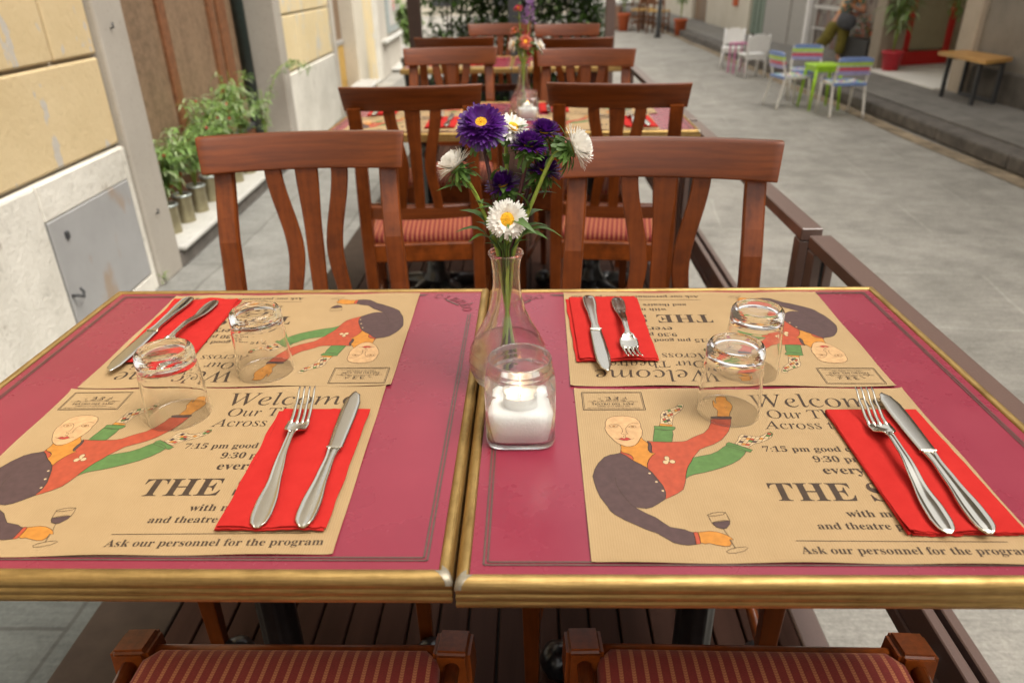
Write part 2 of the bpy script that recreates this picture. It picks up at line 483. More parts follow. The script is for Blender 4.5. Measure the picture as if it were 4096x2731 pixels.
v = coords(nt); n = noise_(nt, v, 5, 6, 0.65)
vm = node(nt, 'ShaderNodeTexNoise', Scale=4.0, Detail=3.0); l.new(coords(nt, (1, 1.5, 0.8)), vm.inputs['Vector'])
c = ramp(nt, n, [(0.3, (0.32, 0.315, 0.31)), (0.7, (0.375, 0.37, 0.365))])
l.new(mix(nt, ramp(nt, vm.outputs[0], [(0.62, (0, 0, 0)), (0.70, (0.6, 0.6, 0.6))]), c, (0.33, 0.21, 0.11)), b.inputs['Base Color'])
b.inputs['Roughness'].default_value = 0.5; bump(nt, b, n, 0.05, 0.003)
M['hatch'] = m
M['door'] = wood('old_door_wood', 'z', (0.125, 0.079, 0.047), (0.185, 0.122, 0.076), 0.55, 0.05, 0.3, False)
M['door_trim'] = wood('door_moulding', 'z', (0.085, 0.032, 0.014), (0.17, 0.07, 0.03), 0.45, 0.2)
M['pipe'] = simple('dark_green_metal', (0.018, 0.028, 0.025), 0.4, var=0.3)
M['dark'] = simple('dark_interior', (0.02, 0.017, 0.014), 0.8)
M['can'] = simple('tin_can_metal', (0.40, 0.355, 0.225), 0.36, 0.75, 0.15, 20)
M['can_rim'] = simple('can_rim_metal', (0.55, 0.60, 0.58), 0.35, 0.6, 0.1)
M['soil'] = simple('soil', (0.03, 0.02, 0.013), 0.95)
def leafm(name, c, tr=0.25, var=0.35, rough=0.5, scale=14):
    m, nt, b, l = nmat(name)
    n = noise_(nt, coords(nt), scale, 3, 0.6)
    cc = ramp(nt, n, [(0.3, tuple(k * (1 - var) for k in c)), (0.7, tuple(k * (1 + var) for k in c))])
    l.new(cc, b.inputs['Base Color']); b.inputs['Roughness'].default_value = rough
    t = nt.nodes.new('ShaderNodeBsdfTranslucent'); l.new(cc, t.inputs['Color'])
    ms = nt.nodes.new('ShaderNodeMixShader'); ms.inputs[0].default_value = tr
    l.new(b.outputs[0], ms.inputs[1]); l.new(t.outputs[0], ms.inputs[2])
    l.new(ms.outputs[0], nt.nodes['Material Output'].inputs['Surface'])
    return m
M['leaf'] = leafm('green_leaf', (0.075, 0.145, 0.028))
M['leaf_bright'] = leafm('bright_leaf', (0.20, 0.33, 0.085))
M['leaf_pale'] = leafm('pale_leaf', (0.34, 0.42, 0.22))
M['leaf_dark'] = leafm('dark_leaf', (0.045, 0.08, 0.02), scale=5)
M['stem'] = leafm('flower_stem', (0.27, 0.36, 0.055), 0.15)
M['stem_dark'] = leafm('dark_stem', (0.07, 0.022, 0.025), 0.1)
M['p_purple'] = leafm('purple_petal', (0.080, 0.009, 0.175), 0.25, 0.35, 0.45, 60)
M['p_white'] = leafm('white_petal', (0.92, 0.90, 0.85), 0.38, 0.05, 0.5, 60)
M['p_coral'] = leafm('coral_petal', (0.70, 0.20, 0.13), 0.3, 0.15)
M['p_red'] = leafm('crimson_petal', (0.40, 0.01, 0.05), 0.25, 0.2)
M['p_lav'] = leafm('lavender_petal', (0.36, 0.20, 0.44), 0.3, 0.2)
M['pollen'] = simple('yellow_florets', (0.80, 0.44, 0.015), 0.7, var=0.25, scale=500, bmp=0.5)
M['fruit'] = simple('red_berry', (0.5, 0.03, 0.02), 0.35)
M['terracotta'] = simple('terracotta', (0.52, 0.11, 0.035), 0.7, var=0.15)
M['red_paint'] = simple('red_paint', (0.60, 0.014, 0.014), 0.35, var=0.08)
M['red_pot'] = simple('red_pot', (0.52, 0.025, 0.04), 0.4)
M['white_paint'] = simple('white_paint', (0.86, 0.85, 0.83), 0.45, var=0.04)
M['cream_metal'] = simple('cream_metal', (0.78, 0.75, 0.69), 0.4, var=0.05)
M['pink_paint'] = simple('pink_paint', (0.62, 0.20, 0.38), 0.5)
M['lime'] = simple('lime_plastic', (0.40, 0.70, 0.03), 0.4, var=0.08)
M['s_blue'] = simple('strap_blue', (0.20, 0.30, 0.60), 0.45)
M['s_lime'] = simple('strap_lime', (0.52, 0.72, 0.10), 0.45)
M['s_mint'] = simple('strap_mint', (0.50, 0.66, 0.46), 0.45)
M['s_red'] = simple('strap_red', (0.68, 0.09, 0.15), 0.45)
M['s_lilac'] = simple('strap_lilac', (0.38, 0.36, 0.62), 0.45)
M['s_white'] = simple('strap_white', (0.75, 0.74, 0.72), 0.45)
M['bench_wood'] = wood('bench_wood', 'y', (0.42, 0.20, 0.05), (0.62, 0.35, 0.11), 0.45, 0.2)
M['bench_metal'] = simple('bench_metal', (0.04, 0.04, 0.042), 0.45)
M['pane'] = simple('door_pane', (0.36, 0.32, 0.21), 0.18, var=0.15, scale=2)
M['black'] = simple('black_paint', (0.022, 0.020, 0.019), 0.5)
M['skin'] = simple('skin', (0.55, 0.27, 0.16), 0.55)
M['hair'] = simple('brown_hair', (0.05, 0.025, 0.012), 0.5)
M['olive'] = simple('olive_trousers', (0.16, 0.13, 0.02), 0.85, var=0.2, scale=20, bmp=0.2)
M['bag'] = simple('dark_grey_bag', (0.075, 0.077, 0.085), 0.7, var=0.2)
m, nt, b, l = nmat('patterned_shirt')
vo = node(nt, 'ShaderNodeTexVoronoi', Scale=22.0); l.new(coords(nt), vo.inputs['Vector'])
sp_ = nt.nodes.new('ShaderNodeSeparateColor'); l.new(vo.outputs['Color'], sp_.inputs[0])
l.new(ramp(nt, sp_.outputs[0], [(0.0, (0.10, 0.15, 0.11)), (0.3, (0.60, 0.24, 0.06)), (0.5, (0.09, 0.16, 0.15)), (0.7, (0.62, 0.46, 0.28)), (0.9, (0.10, 0.18, 0.08))], 'CONSTANT'), b.inputs['Base Color'])
M['shirt'] = m
m, nt, b, l = nmat('woven_seat')
vo = node(nt, 'ShaderNodeTexVoronoi', Scale=30.0); l.new(coords(nt), vo.inputs['Vector'])
sp_ = nt.nodes.new('ShaderNodeSeparateColor'); l.new(vo.outputs['Color'], sp_.inputs[0])
l.new(ramp(nt, sp_.outputs[0], [(0.0, (0.15, 0.3, 0.6)), (0.2, (0.75, 0.74, 0.7)), (0.4, (0.6, 0.7, 0.1)), (0.55, (0.65, 0.1, 0.25)), (0.7, (0.75, 0.74, 0.7)), (0.85, (0.2, 0.5, 0.5))], 'CONSTANT'), b.inputs['Base Color'])
M['weave'] = m
m, nt, b, l = nmat('shop_display')
vo = node(nt, 'ShaderNodeTexVoronoi', Scale=7.0); l.new(coords(nt), vo.inputs['Vector'])
sp_ = nt.nodes.new('ShaderNodeSeparateColor'); l.new(vo.outputs['Color'], sp_.inputs[0])
l.new(ramp(nt, sp_.outputs[0], [(0.0, (0.20, 0.17, 0.15)), (0.35, (0.15, 0.12, 0.11)), (0.6, (0.27, 0.24, 0.21)), (0.85, (0.20, 0.11, 0.09))], 'CONSTANT'), b.inputs['Base Color'])
b.inputs['Roughness'].default_value = 0.2
M['display'] = m
M['teal_frame'] = simple('grey_blue_frame', (0.34, 0.39, 0.39), 0.4)
M['poster'] = simple('pale_poster', (0.55, 0.53, 0.50), 0.5)
M['ochre'] = wood('ochre_panel', 'z', (0.30, 0.17, 0.03), (0.42, 0.26, 0.06), 0.5, 0.1)
M['green_shutter'] = simple('grey_green_paint', (0.17, 0.22, 0.17), 0.5)
M['grey_panel'] = simple('grey_panel', (0.36, 0.34, 0.31), 0.6)
M['dark_post'] = simple('dark_brown_paint', (0.036, 0.017, 0.011), 0.5)
M['slate'] = simple('slate_paint', (0.045, 0.045, 0.05), 0.5)
M['orange_wood'] = wood('orange_door_wood', 'z', (0.25, 0.09, 0.025), (0.38, 0.16, 0.05), 0.5, 0.2)
# ------------------------------------------------------------ ground
ZS = -0.12                                   # street level; the deck's top is z = 0
b_ = MB(); b_.grid(lambda u, v: Vector((lerp(-60, 60, u), lerp(-40, 80, v), ZS)), 4, 4, smooth=False)
tag(b_.build('street', M['street']), kind='structure')
b_ = MB(); b_.box((4.75, 14, ZS / 2 - 0.02), (2.1, 44, -ZS + 0.04 - 0.006))
b_.v = [v + Vector((0, 0, 0.017)) if v.z > -0.06 else v for v in b_.v]
tag(b_.build('sidewalk', M['sidewalk']), kind='structure')
b_ = MB()
y = -8.0
while y < 36:
    L = rnd.uniform(1.0, 1.5)
    w0 = 0.20
    b_.box((3.60 + rnd.uniform(-.006, .006), y + L / 2, -0.055), (w0, L - 0.012, 0.118 + rnd.uniform(-.004, .006)), bev=0.018, seg=2); y += L
tag(b_.build('kerb', M['kerb']), kind='structure')
# gutter strip with pale dirt beside the kerb
b_ = MB(); b_.grid(lambda u, v: Vector((3.485 - 0.16 * u + 0.02 * math.sin(v * 70), lerp(-6, 30, v), ZS + 0.004)), 2, 60, smooth=False)
tag(b_.build('gutter', simple('gutter_dirt', (0.26, 0.20, 0.13), 0.9, var=0.5, scale=6, bmp=0.3)), kind='structure')

b_ = MB(); b_.box((-1.36, 13.45, ZS - 0.008), (1.02, 25, 0.024))
tag(b_.build('pavement', paving('wall_side_stone', (0.235, 0.23, 0.212), (0.265, 0.26, 0.24), (0.16, 0.155, 0.14), 1.3, 0.52, rotz=PI / 2)), kind='structure')
b_ = MB(); b_.box((-1.36, -3.03, ZS - 0.008), (1.02, 7.94, 0.024))  # near stretch of the wall-side pavement, coloured darker than the rest
tag(b_.build('dark_pavement', paving('dark_near_slab', (0.070, 0.076, 0.070), (0.085, 0.09, 0.083), (0.05, 0.05, 0.045), 1.9, 1.02, rotz=PI / 2)), kind='structure')

# wooden deck under the tables
b_ = MB(); x = -0.70
while x < 0.60:
    b_.box((x + 0.031, 2.3, -0.012), (0.058, 8.6, 0.024), bev=0.002)
    x += 0.0632
b_.box((-0.793, 2.3, -0.012), (0.178, 8.6, 0.024), 1, bev=0.002)
b_.box((0.634, 2.3, -0.007), (0.052, 8.6, 0.030), 2, bev=0.003)
b_.box((-0.125, 2.3, -0.072), (1.50, 8.58, 0.09), 3)
tag(b_.build('wooden_deck', [M['deck'], M['deck_border'], M['rail'], M['dark']]), kind='structure')

# ------------------------------------------------------------ left building (X outward, Y along the street, Z up from the street)
LB = empty('stucco_building', (-1.78, 2.9, ZS), 0.045, 'old yellow stucco building with white plinth, stone door frames and brown doors', 'building')
def lb(name, mb, m, parent=None, **k): return mb.build(name, m, parent or LB, **k)
# structural walls with the two door openings
w = MB()
def wall(y0, y1, z0, z1, x1=-0.02, d=0.5): w.box(((x1 + x1 - d) / 2, (y0 + y1) / 2, (z0 + z1) / 2), (d, y1 - y0, z1 - z0))
wall(-11, 0.13, 0, 9.5); wall(2.55, 4.74, 0, 9.5); wall(6.6, 10.1, 0, 9.5)
wall(0.13, 2.55, 2.75, 9.5); wall(4.74, 6.6, 2.45, 9.5)
w.box((-0.62, 1.34, 1.4), (0.1, 2.5, 2.8))
w.box((-0.62, 5.7, 1.3), (0.1, 2.0, 2.6))
w.box((-3.0, 9.9, 4.75), (4.95, 0.38, 9.4))
lb('wall', w, M['grey_wall'])
def blocks(y0, y1, zs, joints, mat, x0=-0.02, t=0.024, name='stucco_blocks'):
    q = MB()
    for k, (za, zb) in enumerate(zs):
        cut = [y0] + sorted(j for j in joints[k % len(joints)] if y0 < j < y1) + [y1]
        for a, b2 in zip(cut, cut[1:]):
            q.box((x0 + t / 2, (a + b2) / 2, (za + zb) / 2), (t, b2 - a - 0.012, zb - za - 0.014), bev=0.009, seg=2)
    return lb(name, q, mat)
zs = [(0.69, 1.06), (1.06, 1.50), (1.50, 1.94), (1.94, 2.40), (2.40, 2.9)]
blocks(-4.5, -0.124, zs, [[-1.75, -3.0], [-0.456, -1.55, -2.6]], M['yellow'])
blocks(2.74, 4.60, [(0.655, 1.08), (1.08, 1.52), (1.52, 2.0), (2.0, 2.6)], [[3.25, 3.95], [3.6]], M['yellow_far'])
# plinths
def plinth(y0, y1, h, mat, d=0.02):
    q = MB(); n = 40
    q.box((-0.02 + (d + 0.02) / 2, (y0 + y1) / 2, h / 2), (d + 0.02, y1 - y0, h), bev=0.012, seg=2)
    return lb('plinth', q, mat)
plinth(-4.5, -0.834, 0.683, M['white_wall']); plinth(-0.168, -0.124, 0.683, M['white_wall'])
q = MB(); q.box((0.0, -0.5, 0.614), (0.04, 0.664, 0.138), bev=0.006)
lb('plinth', q, M['white_wall'])
q = MB(); q.box((0.0, -0.5, 0.04), (0.038, 0.664, 0.09), bev=0.004)
lb('plinth', q, M['white_wall'])
plinth(2.74, 4.60, 0.645, M['white_wall'])
# metal hatch
q = MB(); q.box((0.006, -0.50, 0.318), (0.03, 0.652, 0.452), bev=0.004)
h = lb('hatch', q, M['hatch'], ); h['label'] = 'grey painted metal hatch with a rust stain set in the plinth'
q = MB()
q.tube([(0.021, -0.816, 0.25), (0.045, -0.812, 0.25), (0.05, -0.79, 0.235), (0.045, -0.775, 0.25), (0.04, -0.78, 0.268)], 0.006, 6)
q.box((0.024, -0.735, 0.47), (0.012, 0.022, 0.03), bev=0.003)
q.build('latch', M['bench_metal'], h)
# door frames of grey stone
def pil(y0, y1, hh, x1=0.035, x0=-0.42):
    q = MB(); q.box(((x0 + x1) / 2, (y0 + y1) / 2, hh / 2), (x1 - x0, y1 - y0, hh), bev=0.012, seg=2); return q
q = pil(-0.122, 0.135, 2.75); lb('door_frame', q, M['stone'])
q = pil(2.545, 2.73, 2.75); lb('door_frame', q, M['stone'])
q = MB(); q.box((-0.19, 1.34, 2.86), (0.45, 2.84, 0.22), bev=0.01); lb('door_frame', q, M['stone'])
q = MB()
for zz in (0.34, 1.16): q.tube([(0.036, -0.02, zz), (0.048, -0.02, zz), (0.048, -0.02, zz + 0.022)], 0.004, 6)
lb('wall_hook', q, M['bench_metal'])
# big brown door
q = MB(); q.box((-0.27, 1.34, 1.37), (0.06, 2.42, 2.74))
D1 = lb('street_door', q, M['door']); D1['label'] = 'tall brown wooden door with vertical mouldings behind the potted plants'
q = MB()
for yy in (0.62, 1.155, 1.945, 2.15): q.box((-0.232, yy, 1.45), (0.03, 0.10 if yy != 2.15 else 0.16, 2.5), bev=0.008)
q.box((-0.228, 1.34, 0.24), (0.035, 2.40, 0.20), bev=0.01)
for z_ in (1.75,): q.box((-0.232, 1.34, z_), (0.028, 2.40, 0.12), bev=0.008)
q.build('moulding', M['door_trim'], D1)
q = MB(); q.box((-0.223, 1.34, 0.33), (0.05, 2.40, 0.035), bev=0.008); q.build('weather_bar', M['slate'], D1)
q = MB(); q.tube([(-0.20, 2.44, 0.12), (-0.20, 2.44, 2.75)], 0.045, 10); lb('drain_pipe', q, M['pipe'])
q = MB(); q.box((-0.118, 1.34, 0.105), (0.37, 2.405, 0.03), bev=0.012, seg=2); q.box((-0.13, 1.34, 0.0445), (0.34, 2.40, 0.089), 1, bev=0.01)
lb('doorstep', q, [M['stone_light'], M['kerb']])
# second door and farther wall
q = MB(); q.box((-0.17, 5.3, 1.55), (0.06, 1.1, 1.8)); D2 = lb('street_door', q, M['door']); D2['label'] = 'narrow brown door with an ochre lower panel further along the wall'
q = MB(); q.box((-0.165, 5.3, 0.36), (0.07, 1.1, 0.56)); q.build('lower_panel', M['ochre'], D2)
q = MB(); q.box((-0.155, 5.3, 0.665), (0.075, 1.1, 0.055), bev=0.008); q.build('door_rail', M['grey_panel'], D2)
q = pil(4.61, 4.73, 2.5, 0.03, -0.3); lb('door_frame', q, M['grey_wall'])
q = pil(5.86, 6.55, 2.6, 0.03, -0.3); lb('door_frame', q, M['beige'])
q = MB(); q.box((0.0, 6.95, 1.3), (0.05, 0.66, 2.6), bev=0.01); lb('wall_panel', q, M['yellow_far'])
q = MB(); q.box((0.005, 7.55, 1.3), (0.06, 0.42, 2.6), bev=0.02); lb('wall_panel', q, M['white_wall'])
q = MB(); q.box((0.01, 8.9, 1.2), (0.06, 2.3, 2.4), bev=0.01); lb('wall_panel', q, M['grey_wall'])
q = MB(); q.box((0.06, 8.95, 0.50), (0.12, 2.2, 0.06), bev=0.02); lb('ledge', q, M['stone_light'])
q = MB(); q.box((0.05, 9.2, 1.25), (0.05, 1.5, 1.35), bev=0.008); fr_ = lb('display_frame', q, M['teal_frame'])
q = MB(); q.box((0.079, 9.2, 1.25), (0.008, 1.25, 1.15)); q.build('poster', M['poster'], fr_)
q = MB(); q.lathe([(0.0, 0), (0.10, 0), (0.10, 0.004), (0, 0.004)], 16, M=Matrix.Translation((0.085, 9.1, 0.95)) @ Matrix.Rotation(PI / 2, 4, 'Y'))
q.build('poster_spot', simple('poster_pink', (0.62, 0.22, 0.2), 0.5), fr_)
# pale stone benches against the wall
q = MB(); q.box((0.12, 5.35, 0.205), (0.26, 1.25, 0.035), bev=0.01)
o = q.build('stone_step', M['stone_light'], None, loc=LB.location, rot=(0, 0, 0.045))
q = MB()
q.box((0.11, 5.35, 0.093), (0.20, 1.15, 0.186), bev=0.01)
q.build('support', M['stone'], o)
tag(o, 'pale stone step below the narrow brown door with the ochre panel', 'step')
q = MB(); q.box((0.14, 9.6, 0.045), (0.26, 2.0, 0.03), bev=0.01)
o = q.build('stone_step', M['stone_light'], None, loc=LB.location, rot=(0, 0, 0.045))
q = MB(); q.box((0.13, 9.6, 0.0145), (0.22, 1.9, 0.029)); q.build('support', M['stone'], o)
tag(o, 'low pale stone step at the foot of the wall under the framed poster', 'step')

# ------------------------------------------------------------ right building
RB = empty('shop_building', (4.6, 7.6, 0.0), 0, 'row of old shop fronts across the street with a red door and beige walls', 'building')
def rb(name, fn, m, parent=None):
    q = MB(); fn(q)
    return q.build(name, m, parent or RB, loc=(-4.6, -7.6, 0) if parent is None else None)
def bx(x0, x1, y0, y1, z0, z1, bev=0.0):
    return lambda q: q.box(((x0 + x1) / 2, (y0 + y1) / 2, (z0 + z1) / 2), (x1 - x0, y1 - y0, z1 - z0), bev=bev, seg=2)
def many(*fs): return lambda q: [f(q) for f in fs]
rb('wall', many(bx(4.64, 5.2, -9, 7.62, 0.0, 6.2), bx(4.62, 5.2, 7.94, 9.77, 3.0, 6.2), bx(4.64, 5.2, 10.05, 14.9, 2.4, 6.2)), M['dark_stucco'])
rb('damp_base', bx(4.61, 4.66, -9, 7.60, 0.0, 0.30, 0.02), simple('damp_stucco', (0.10, 0.088, 0.075), 0.85, var=0.4, scale=5, bmp=0.5))
rb('door_jamb', many(bx(4.58, 5.15, 7.62, 7.94, 0.0, 3.0, 0.015), bx(4.58, 4.75, 7.94, 10.05, 3.0, 3.25, 0.015)), stucco('tan_stone', (0.40, 0.33, 0.25), (0.50, 0.42, 0.33)))
rb('stone_pillar', bx(4.58, 4.9, 9.77, 10.07, 0.0, 3.0, 0.02), stucco('brown_stone', (0.27, 0.225, 0.17), (0.34, 0.285, 0.22)))
rb('room_wall', many(bx(6.6, 6.7, 7.5, 11, 0, 3.3), bx(4.9, 6.7, 10.6, 10.7, 0, 3.3), bx(5.15, 6.7, 7.5, 7.6, 0, 3.3), bx(4.9, 6.7, 7.5, 10.7, 3.2, 3.3)), M['beige'])
rb('doorstep', bx(4.46, 6.6, 7.95, 9.765, 0.0, 0.032, 0.006), M['marble'])
rb('doorstep', bx(4.70, 6.6, 9.77, 10.6, 0.0, 0.032, 0.0), M['marble'])
# red door leaf, open inward
q = MB()
Lw, Hh = 0.80, 2.1
for a, b2 in ((0, 0.11), (Lw - 0.11, Lw)): q.box(((a + b2) / 2, 0, Hh / 2), (b2 - a, 0.045, Hh), bev=0.006)
q.box((Lw / 2, 0, 0.085), (Lw - 0.22, 0.045, 0.17), bev=0.006); q.box((Lw / 2, 0, Hh - 0.06), (Lw - 0.22, 0.045, 0.12), bev=0.006)
ang = math.atan2(0.237, 0.695)
rd = q.build('shop_door', M['red_paint'], RB, loc=(4.98 - 4.6, 10.012 - 7.6, 0.036), rot=(0, 0, ang)); rd['label'] = 'bright red open door with a dull glass pane'
q = MB(); q.box((Lw / 2, 0, 1.1), (Lw - 0.22, 0.02, Hh - 0.29)); q.build('pane', M['pane'], rd)
# shop window beyond the pillar
rb('shop_base', bx(4.56, 4.85, 10.10, 11.06, 0.0, 0.34, 0.01), M['black'])
rb('shop_window', bx(4.72, 4.78, 10.08, 12.6, 0.10, 2.4), M['display'])
rb('window_sill', bx(4.6, 4.8, 11.08, 12.6, 0.0, 0.10, 0.01), M['sidewalk'])
rb('window_shelf', many(bx(4.62, 4.72, 11.4, 12.5, 0.655, 0.70), bx(4.62, 4.72, 11.4, 12.5, 0.36, 0.375)), M['poster'])
rb('window_post', bx(4.55, 4.62, 12.55, 12.64, 0.0, 2.4, 0.005), M['white_paint'])
rb('wall_panel', many(bx(4.62, 5.0, 12.66, 13.6, 0, 2.4, 0.01), bx(4.60, 5.0, 13.62, 15.1, 0, 2.4, 0.01)), M['grey_panel'])
rb('shutter', many(*[bx(4.60 + 0.02 * (k % 2), 4.9, 15.15 + k * 0.16, 15.30 + k * 0.16, 0.05, 2.4, 0.01) for k in range(6)]), M['green_shutter'])
rb('stone_pillar', bx(4.56, 4.95, 16.12, 16.6, 0, 2.6, 0.015), M['beige'])
rb('wall', many(bx(4.60, 5.1, 16.6, 20.3, 0.0, 6.2), bx(4.62, 5.2, 14.9, 36, 2.62, 6.2), bx(4.6, 5.2, 22.2, 36, 0.0, 2.62)), M['beige'])
rb('orange_sign', bx(4.53, 4.6, 17.15, 17.4, 0.52, 0.9, 0.01), M['terracotta'])
rb('dark_door', bx(4.7, 4.8, 20.3, 22.2, 0.0, 2.62), M['door'])

# pale buildings closing the street
q = MB(); q.box((-3.5, 30, 4.5), (10, 1, 9.5))
fb = q.build('far_building', M['beige']); tag(fb, 'pale plastered building closing the view behind the green hedge', 'building')
q = MB()
for xx in (-5.5, -3.2, -0.9):
    for zz in (1.2, 4.2): q.box((xx, 29.49, zz), (1.0, 0.06, 2.0))
q.build('window', M['slate'], fb)
ART={'head':[(3.16,21.55),(3.22,22.3),(3.49,23.0),(3.91,23.38),(4.49,23.64),(5.34,23.68),(6.15,23.55),(6.8,23.17),(7.13,22.54),(7.2,21.79),(7.16,21.18),(7.25,20.58),(7.07,19.62),(6.8,19.04),(6.43,18.24),(6.04,17.74),(5.56,17.51),(5.04,17.53),(4.55,17.83),(4.14,18.24),(3.8,18.81),(3.42,19.63),(3.22,20.1),(3.13,20.58),(3.06,21.07)],'neck':[(4.47,17.9),(4.91,17.56),(5.43,17.49),(6.04,17.74),(6.47,18.3),(6.92,19.39),(7.1,18.81),(7.38,18.42),(7.61,18.01),(7.43,17.56),(7.36,16.89),(7.61,16.4),(8.05,16.25),(7.66,15.9),(7.25,15.26),(6.94,14.41),(6.8,13.59),(6.29,14.27),(5.48,14.98),(5.58,15.37),(5.48,15.79),(5.13,16.12),(4.53,16.45),(4.4,16.78),(4.5,17.33)],'collarL':[(4.4,16.78),(4.53,16.45),(5.14,16.19),(5.48,15.84),(5.59,15.37),(5.48,14.98),(5.17,15.37),(4.73,15.9),(4.3,16.34)],'collarR':[(7.5,18.53),(7.79,18.12),(7.84,17.56),(7.67,16.67),(7.69,16.29),(7.49,16.45),(7.36,16.89),(7.53,17.67)],'body':[(7.51,18.58),(8.43,18.42),(9.6,18.35),(10.53,18.42),(11.32,18.46),(11.88,18.64),(12.5,19.15),(13.27,19.67),(14.02,20.09),(14.76,21.05),(15.3,22.27),(15.45,22.97),(16.02,23.07),(16.83,23.02),(17.84,23.22),(17.42,21.77),(16.93,20.56),(16.49,19.85),(15.72,18.8),(14.75,18.0),(13.72,17.44),(12.98,17.0),(12.36,16.12),(11.91,15.47),(11.57,14.73),(11.12,14.0),(10.86,13.29),(10.55,12.28),(10.44,11.69),(10.19,10.91),(9.91,10.15),(9.2,9.5),(8.66,9.13),(7.92,8.67),(8.0,9.77),(7.83,10.91),(7.36,12.18),(6.82,13.59),(6.92,14.41),(7.25,15.26),(7.66,15.9),(8.08,16.27),(7.79,16.34),(7.71,16.67),(7.87,17.56),(7.81,18.19)],'cuffU':[(15.56,23.48),(16.13,23.58),(16.94,23.48),(17.79,23.57),(17.98,23.4),(17.76,23.02),(16.82,22.97),(16.01,23.02),(15.53,23.17)],'handU':[(16.31,23.58),(16.64,24.82),(16.53,25.35),(16.35,25.67),(16.42,26.42),(16.54,27.1),(16.73,27.18),(16.73,26.55),(16.84,26.42),(16.95,27.52),(17.19,27.93),(17.72,28.07),(18.34,27.93),(18.25,27.23),(18.54,26.68),(18.63,25.87),(18.36,25.08),(18.0,24.43),(17.72,23.58)],'sleeve':[(4.3,16.34),(4.84,15.84),(5.39,15.11),(6.06,14.41),(6.73,13.79),(7.22,12.88),(7.65,11.68),(7.98,10.72),(8.09,9.77),(8.01,9.22),(7.88,8.67),(7.47,8.3),(6.94,7.85),(6.41,7.44),(5.81,7.23),(5.24,7.32),(4.79,7.4),(5.2,6.97),(5.81,6.45),(6.53,5.94),(7.0,5.35),(7.66,4.61),(8.3,4.45),(8.93,4.29),(9.32,4.02),(9.68,3.92),(9.66,3.26),(9.61,2.32),(8.86,2.21),(8.24,2.31),(7.63,2.54),(6.98,3.16),(6.31,3.8),(5.39,4.28),(4.38,5.01),(3.55,5.59),(2.72,6.35),(2.32,6.87),(2.1,7.57),(1.56,8.83),(1.3,9.94),(1.11,11.28),(1.03,12.26),(1.34,13.48),(1.79,14.52),(2.52,15.58),(3.2,16.01),(3.72,16.12)],'cuffL':[(9.68,3.92),(9.88,3.97),(10.07,3.93),(10.11,3.18),(10.03,2.4),(9.61,2.32),(9.68,3.18)],'handL':[(10.07,3.93),(10.52,3.98),(11.2,4.09),(11.84,3.98),(12.33,3.75),(12.8,3.43),(13.12,2.96),(12.74,2.96),(12.79,2.73),(12.8,2.42),(12.59,2.11),(12.05,2.1),(11.45,2.25),(10.85,2.48),(10.4,2.4),(10.06,2.56),(10.13,3.42)],'legL':[(11.91,15.47),(12.86,15.8),(13.95,16.12),(14.84,16.67),(15.59,17.44),(16.06,17.78),(16.85,17.55),(17.51,17.11),(17.84,16.67),(17.48,16.02),(16.75,15.16),(15.82,14.42),(14.68,13.8),(13.57,13.29),(12.5,12.88),(11.46,12.58),(10.91,12.28),(10.53,11.89),(10.61,12.48),(10.92,13.49),(11.31,14.31),(11.66,14.84)],'legcuffL':[(16.08,18.12),(16.39,18.34),(16.96,18.0),(17.72,17.44),(18.6,16.89),(18.23,16.45),(17.65,16.67),(16.87,17.11),(16.17,17.44),(15.91,17.67)],'sockL':[(16.97,18.05),(17.45,18.69),(17.79,19.5),(18.21,19.85),(18.84,19.73),(19.41,19.38),(19.93,19.38),(20.56,19.73),(21.09,20.2),(21.52,20.32),(21.64,19.96),(21.38,19.38),(20.85,18.91),(19.91,18.34),(19.03,18.0),(18.37,17.44),(18.2,17.29),(17.62,17.55)],'toeL':[(21.1,20.15),(21.52,20.32),(21.64,19.96),(21.39,19.49),(21.14,19.68)],'legU':[(8.65,20.94),(9.73,20.76),(10.63,20.69),(10.58,19.86),(10.19,18.35),(9.08,18.42),(8.11,18.46),(8.35,19.62)],'legcuffU':[(8.7,21.54),(9.85,21.54),(11.04,21.34),(11.03,21.05),(10.79,20.69),(9.72,20.69),(8.65,20.94)],'ankle':[(9.29,21.59),(9.46,22.09),(10.05,21.91),(10.82,21.79),(10.76,21.44)],'sockU':[(9.46,22.09),(9.68,23.04),(9.8,23.93),(10.14,24.58),(10.83,24.97),(11.6,25.36),(12.04,25.84),(12.25,26.22),(12.76,26.3),(12.9,26.03),(12.66,25.36),(12.26,24.7),(11.75,24.18),(11.22,23.54),(11.02,22.78),(10.83,21.84),(10.05,21.94)],'toeU':[(12.04,25.84),(12.35,25.95),(12.68,25.84),(12.54,25.49),(12.29,25.63)],'wine':[(11.67,5.21),(12.25,5.34),(12.84,5.46),(13.32,5.51),(13.32,5.13),(12.9,4.55),(12.54,4.42),(12.08,4.58),(11.77,4.91)],'lips':[(4.38,18.93),(4.77,19.21),(5.02,19.04),(5.31,19.28),(5.8,18.93),(5.3,18.65),(4.85,18.7)]}
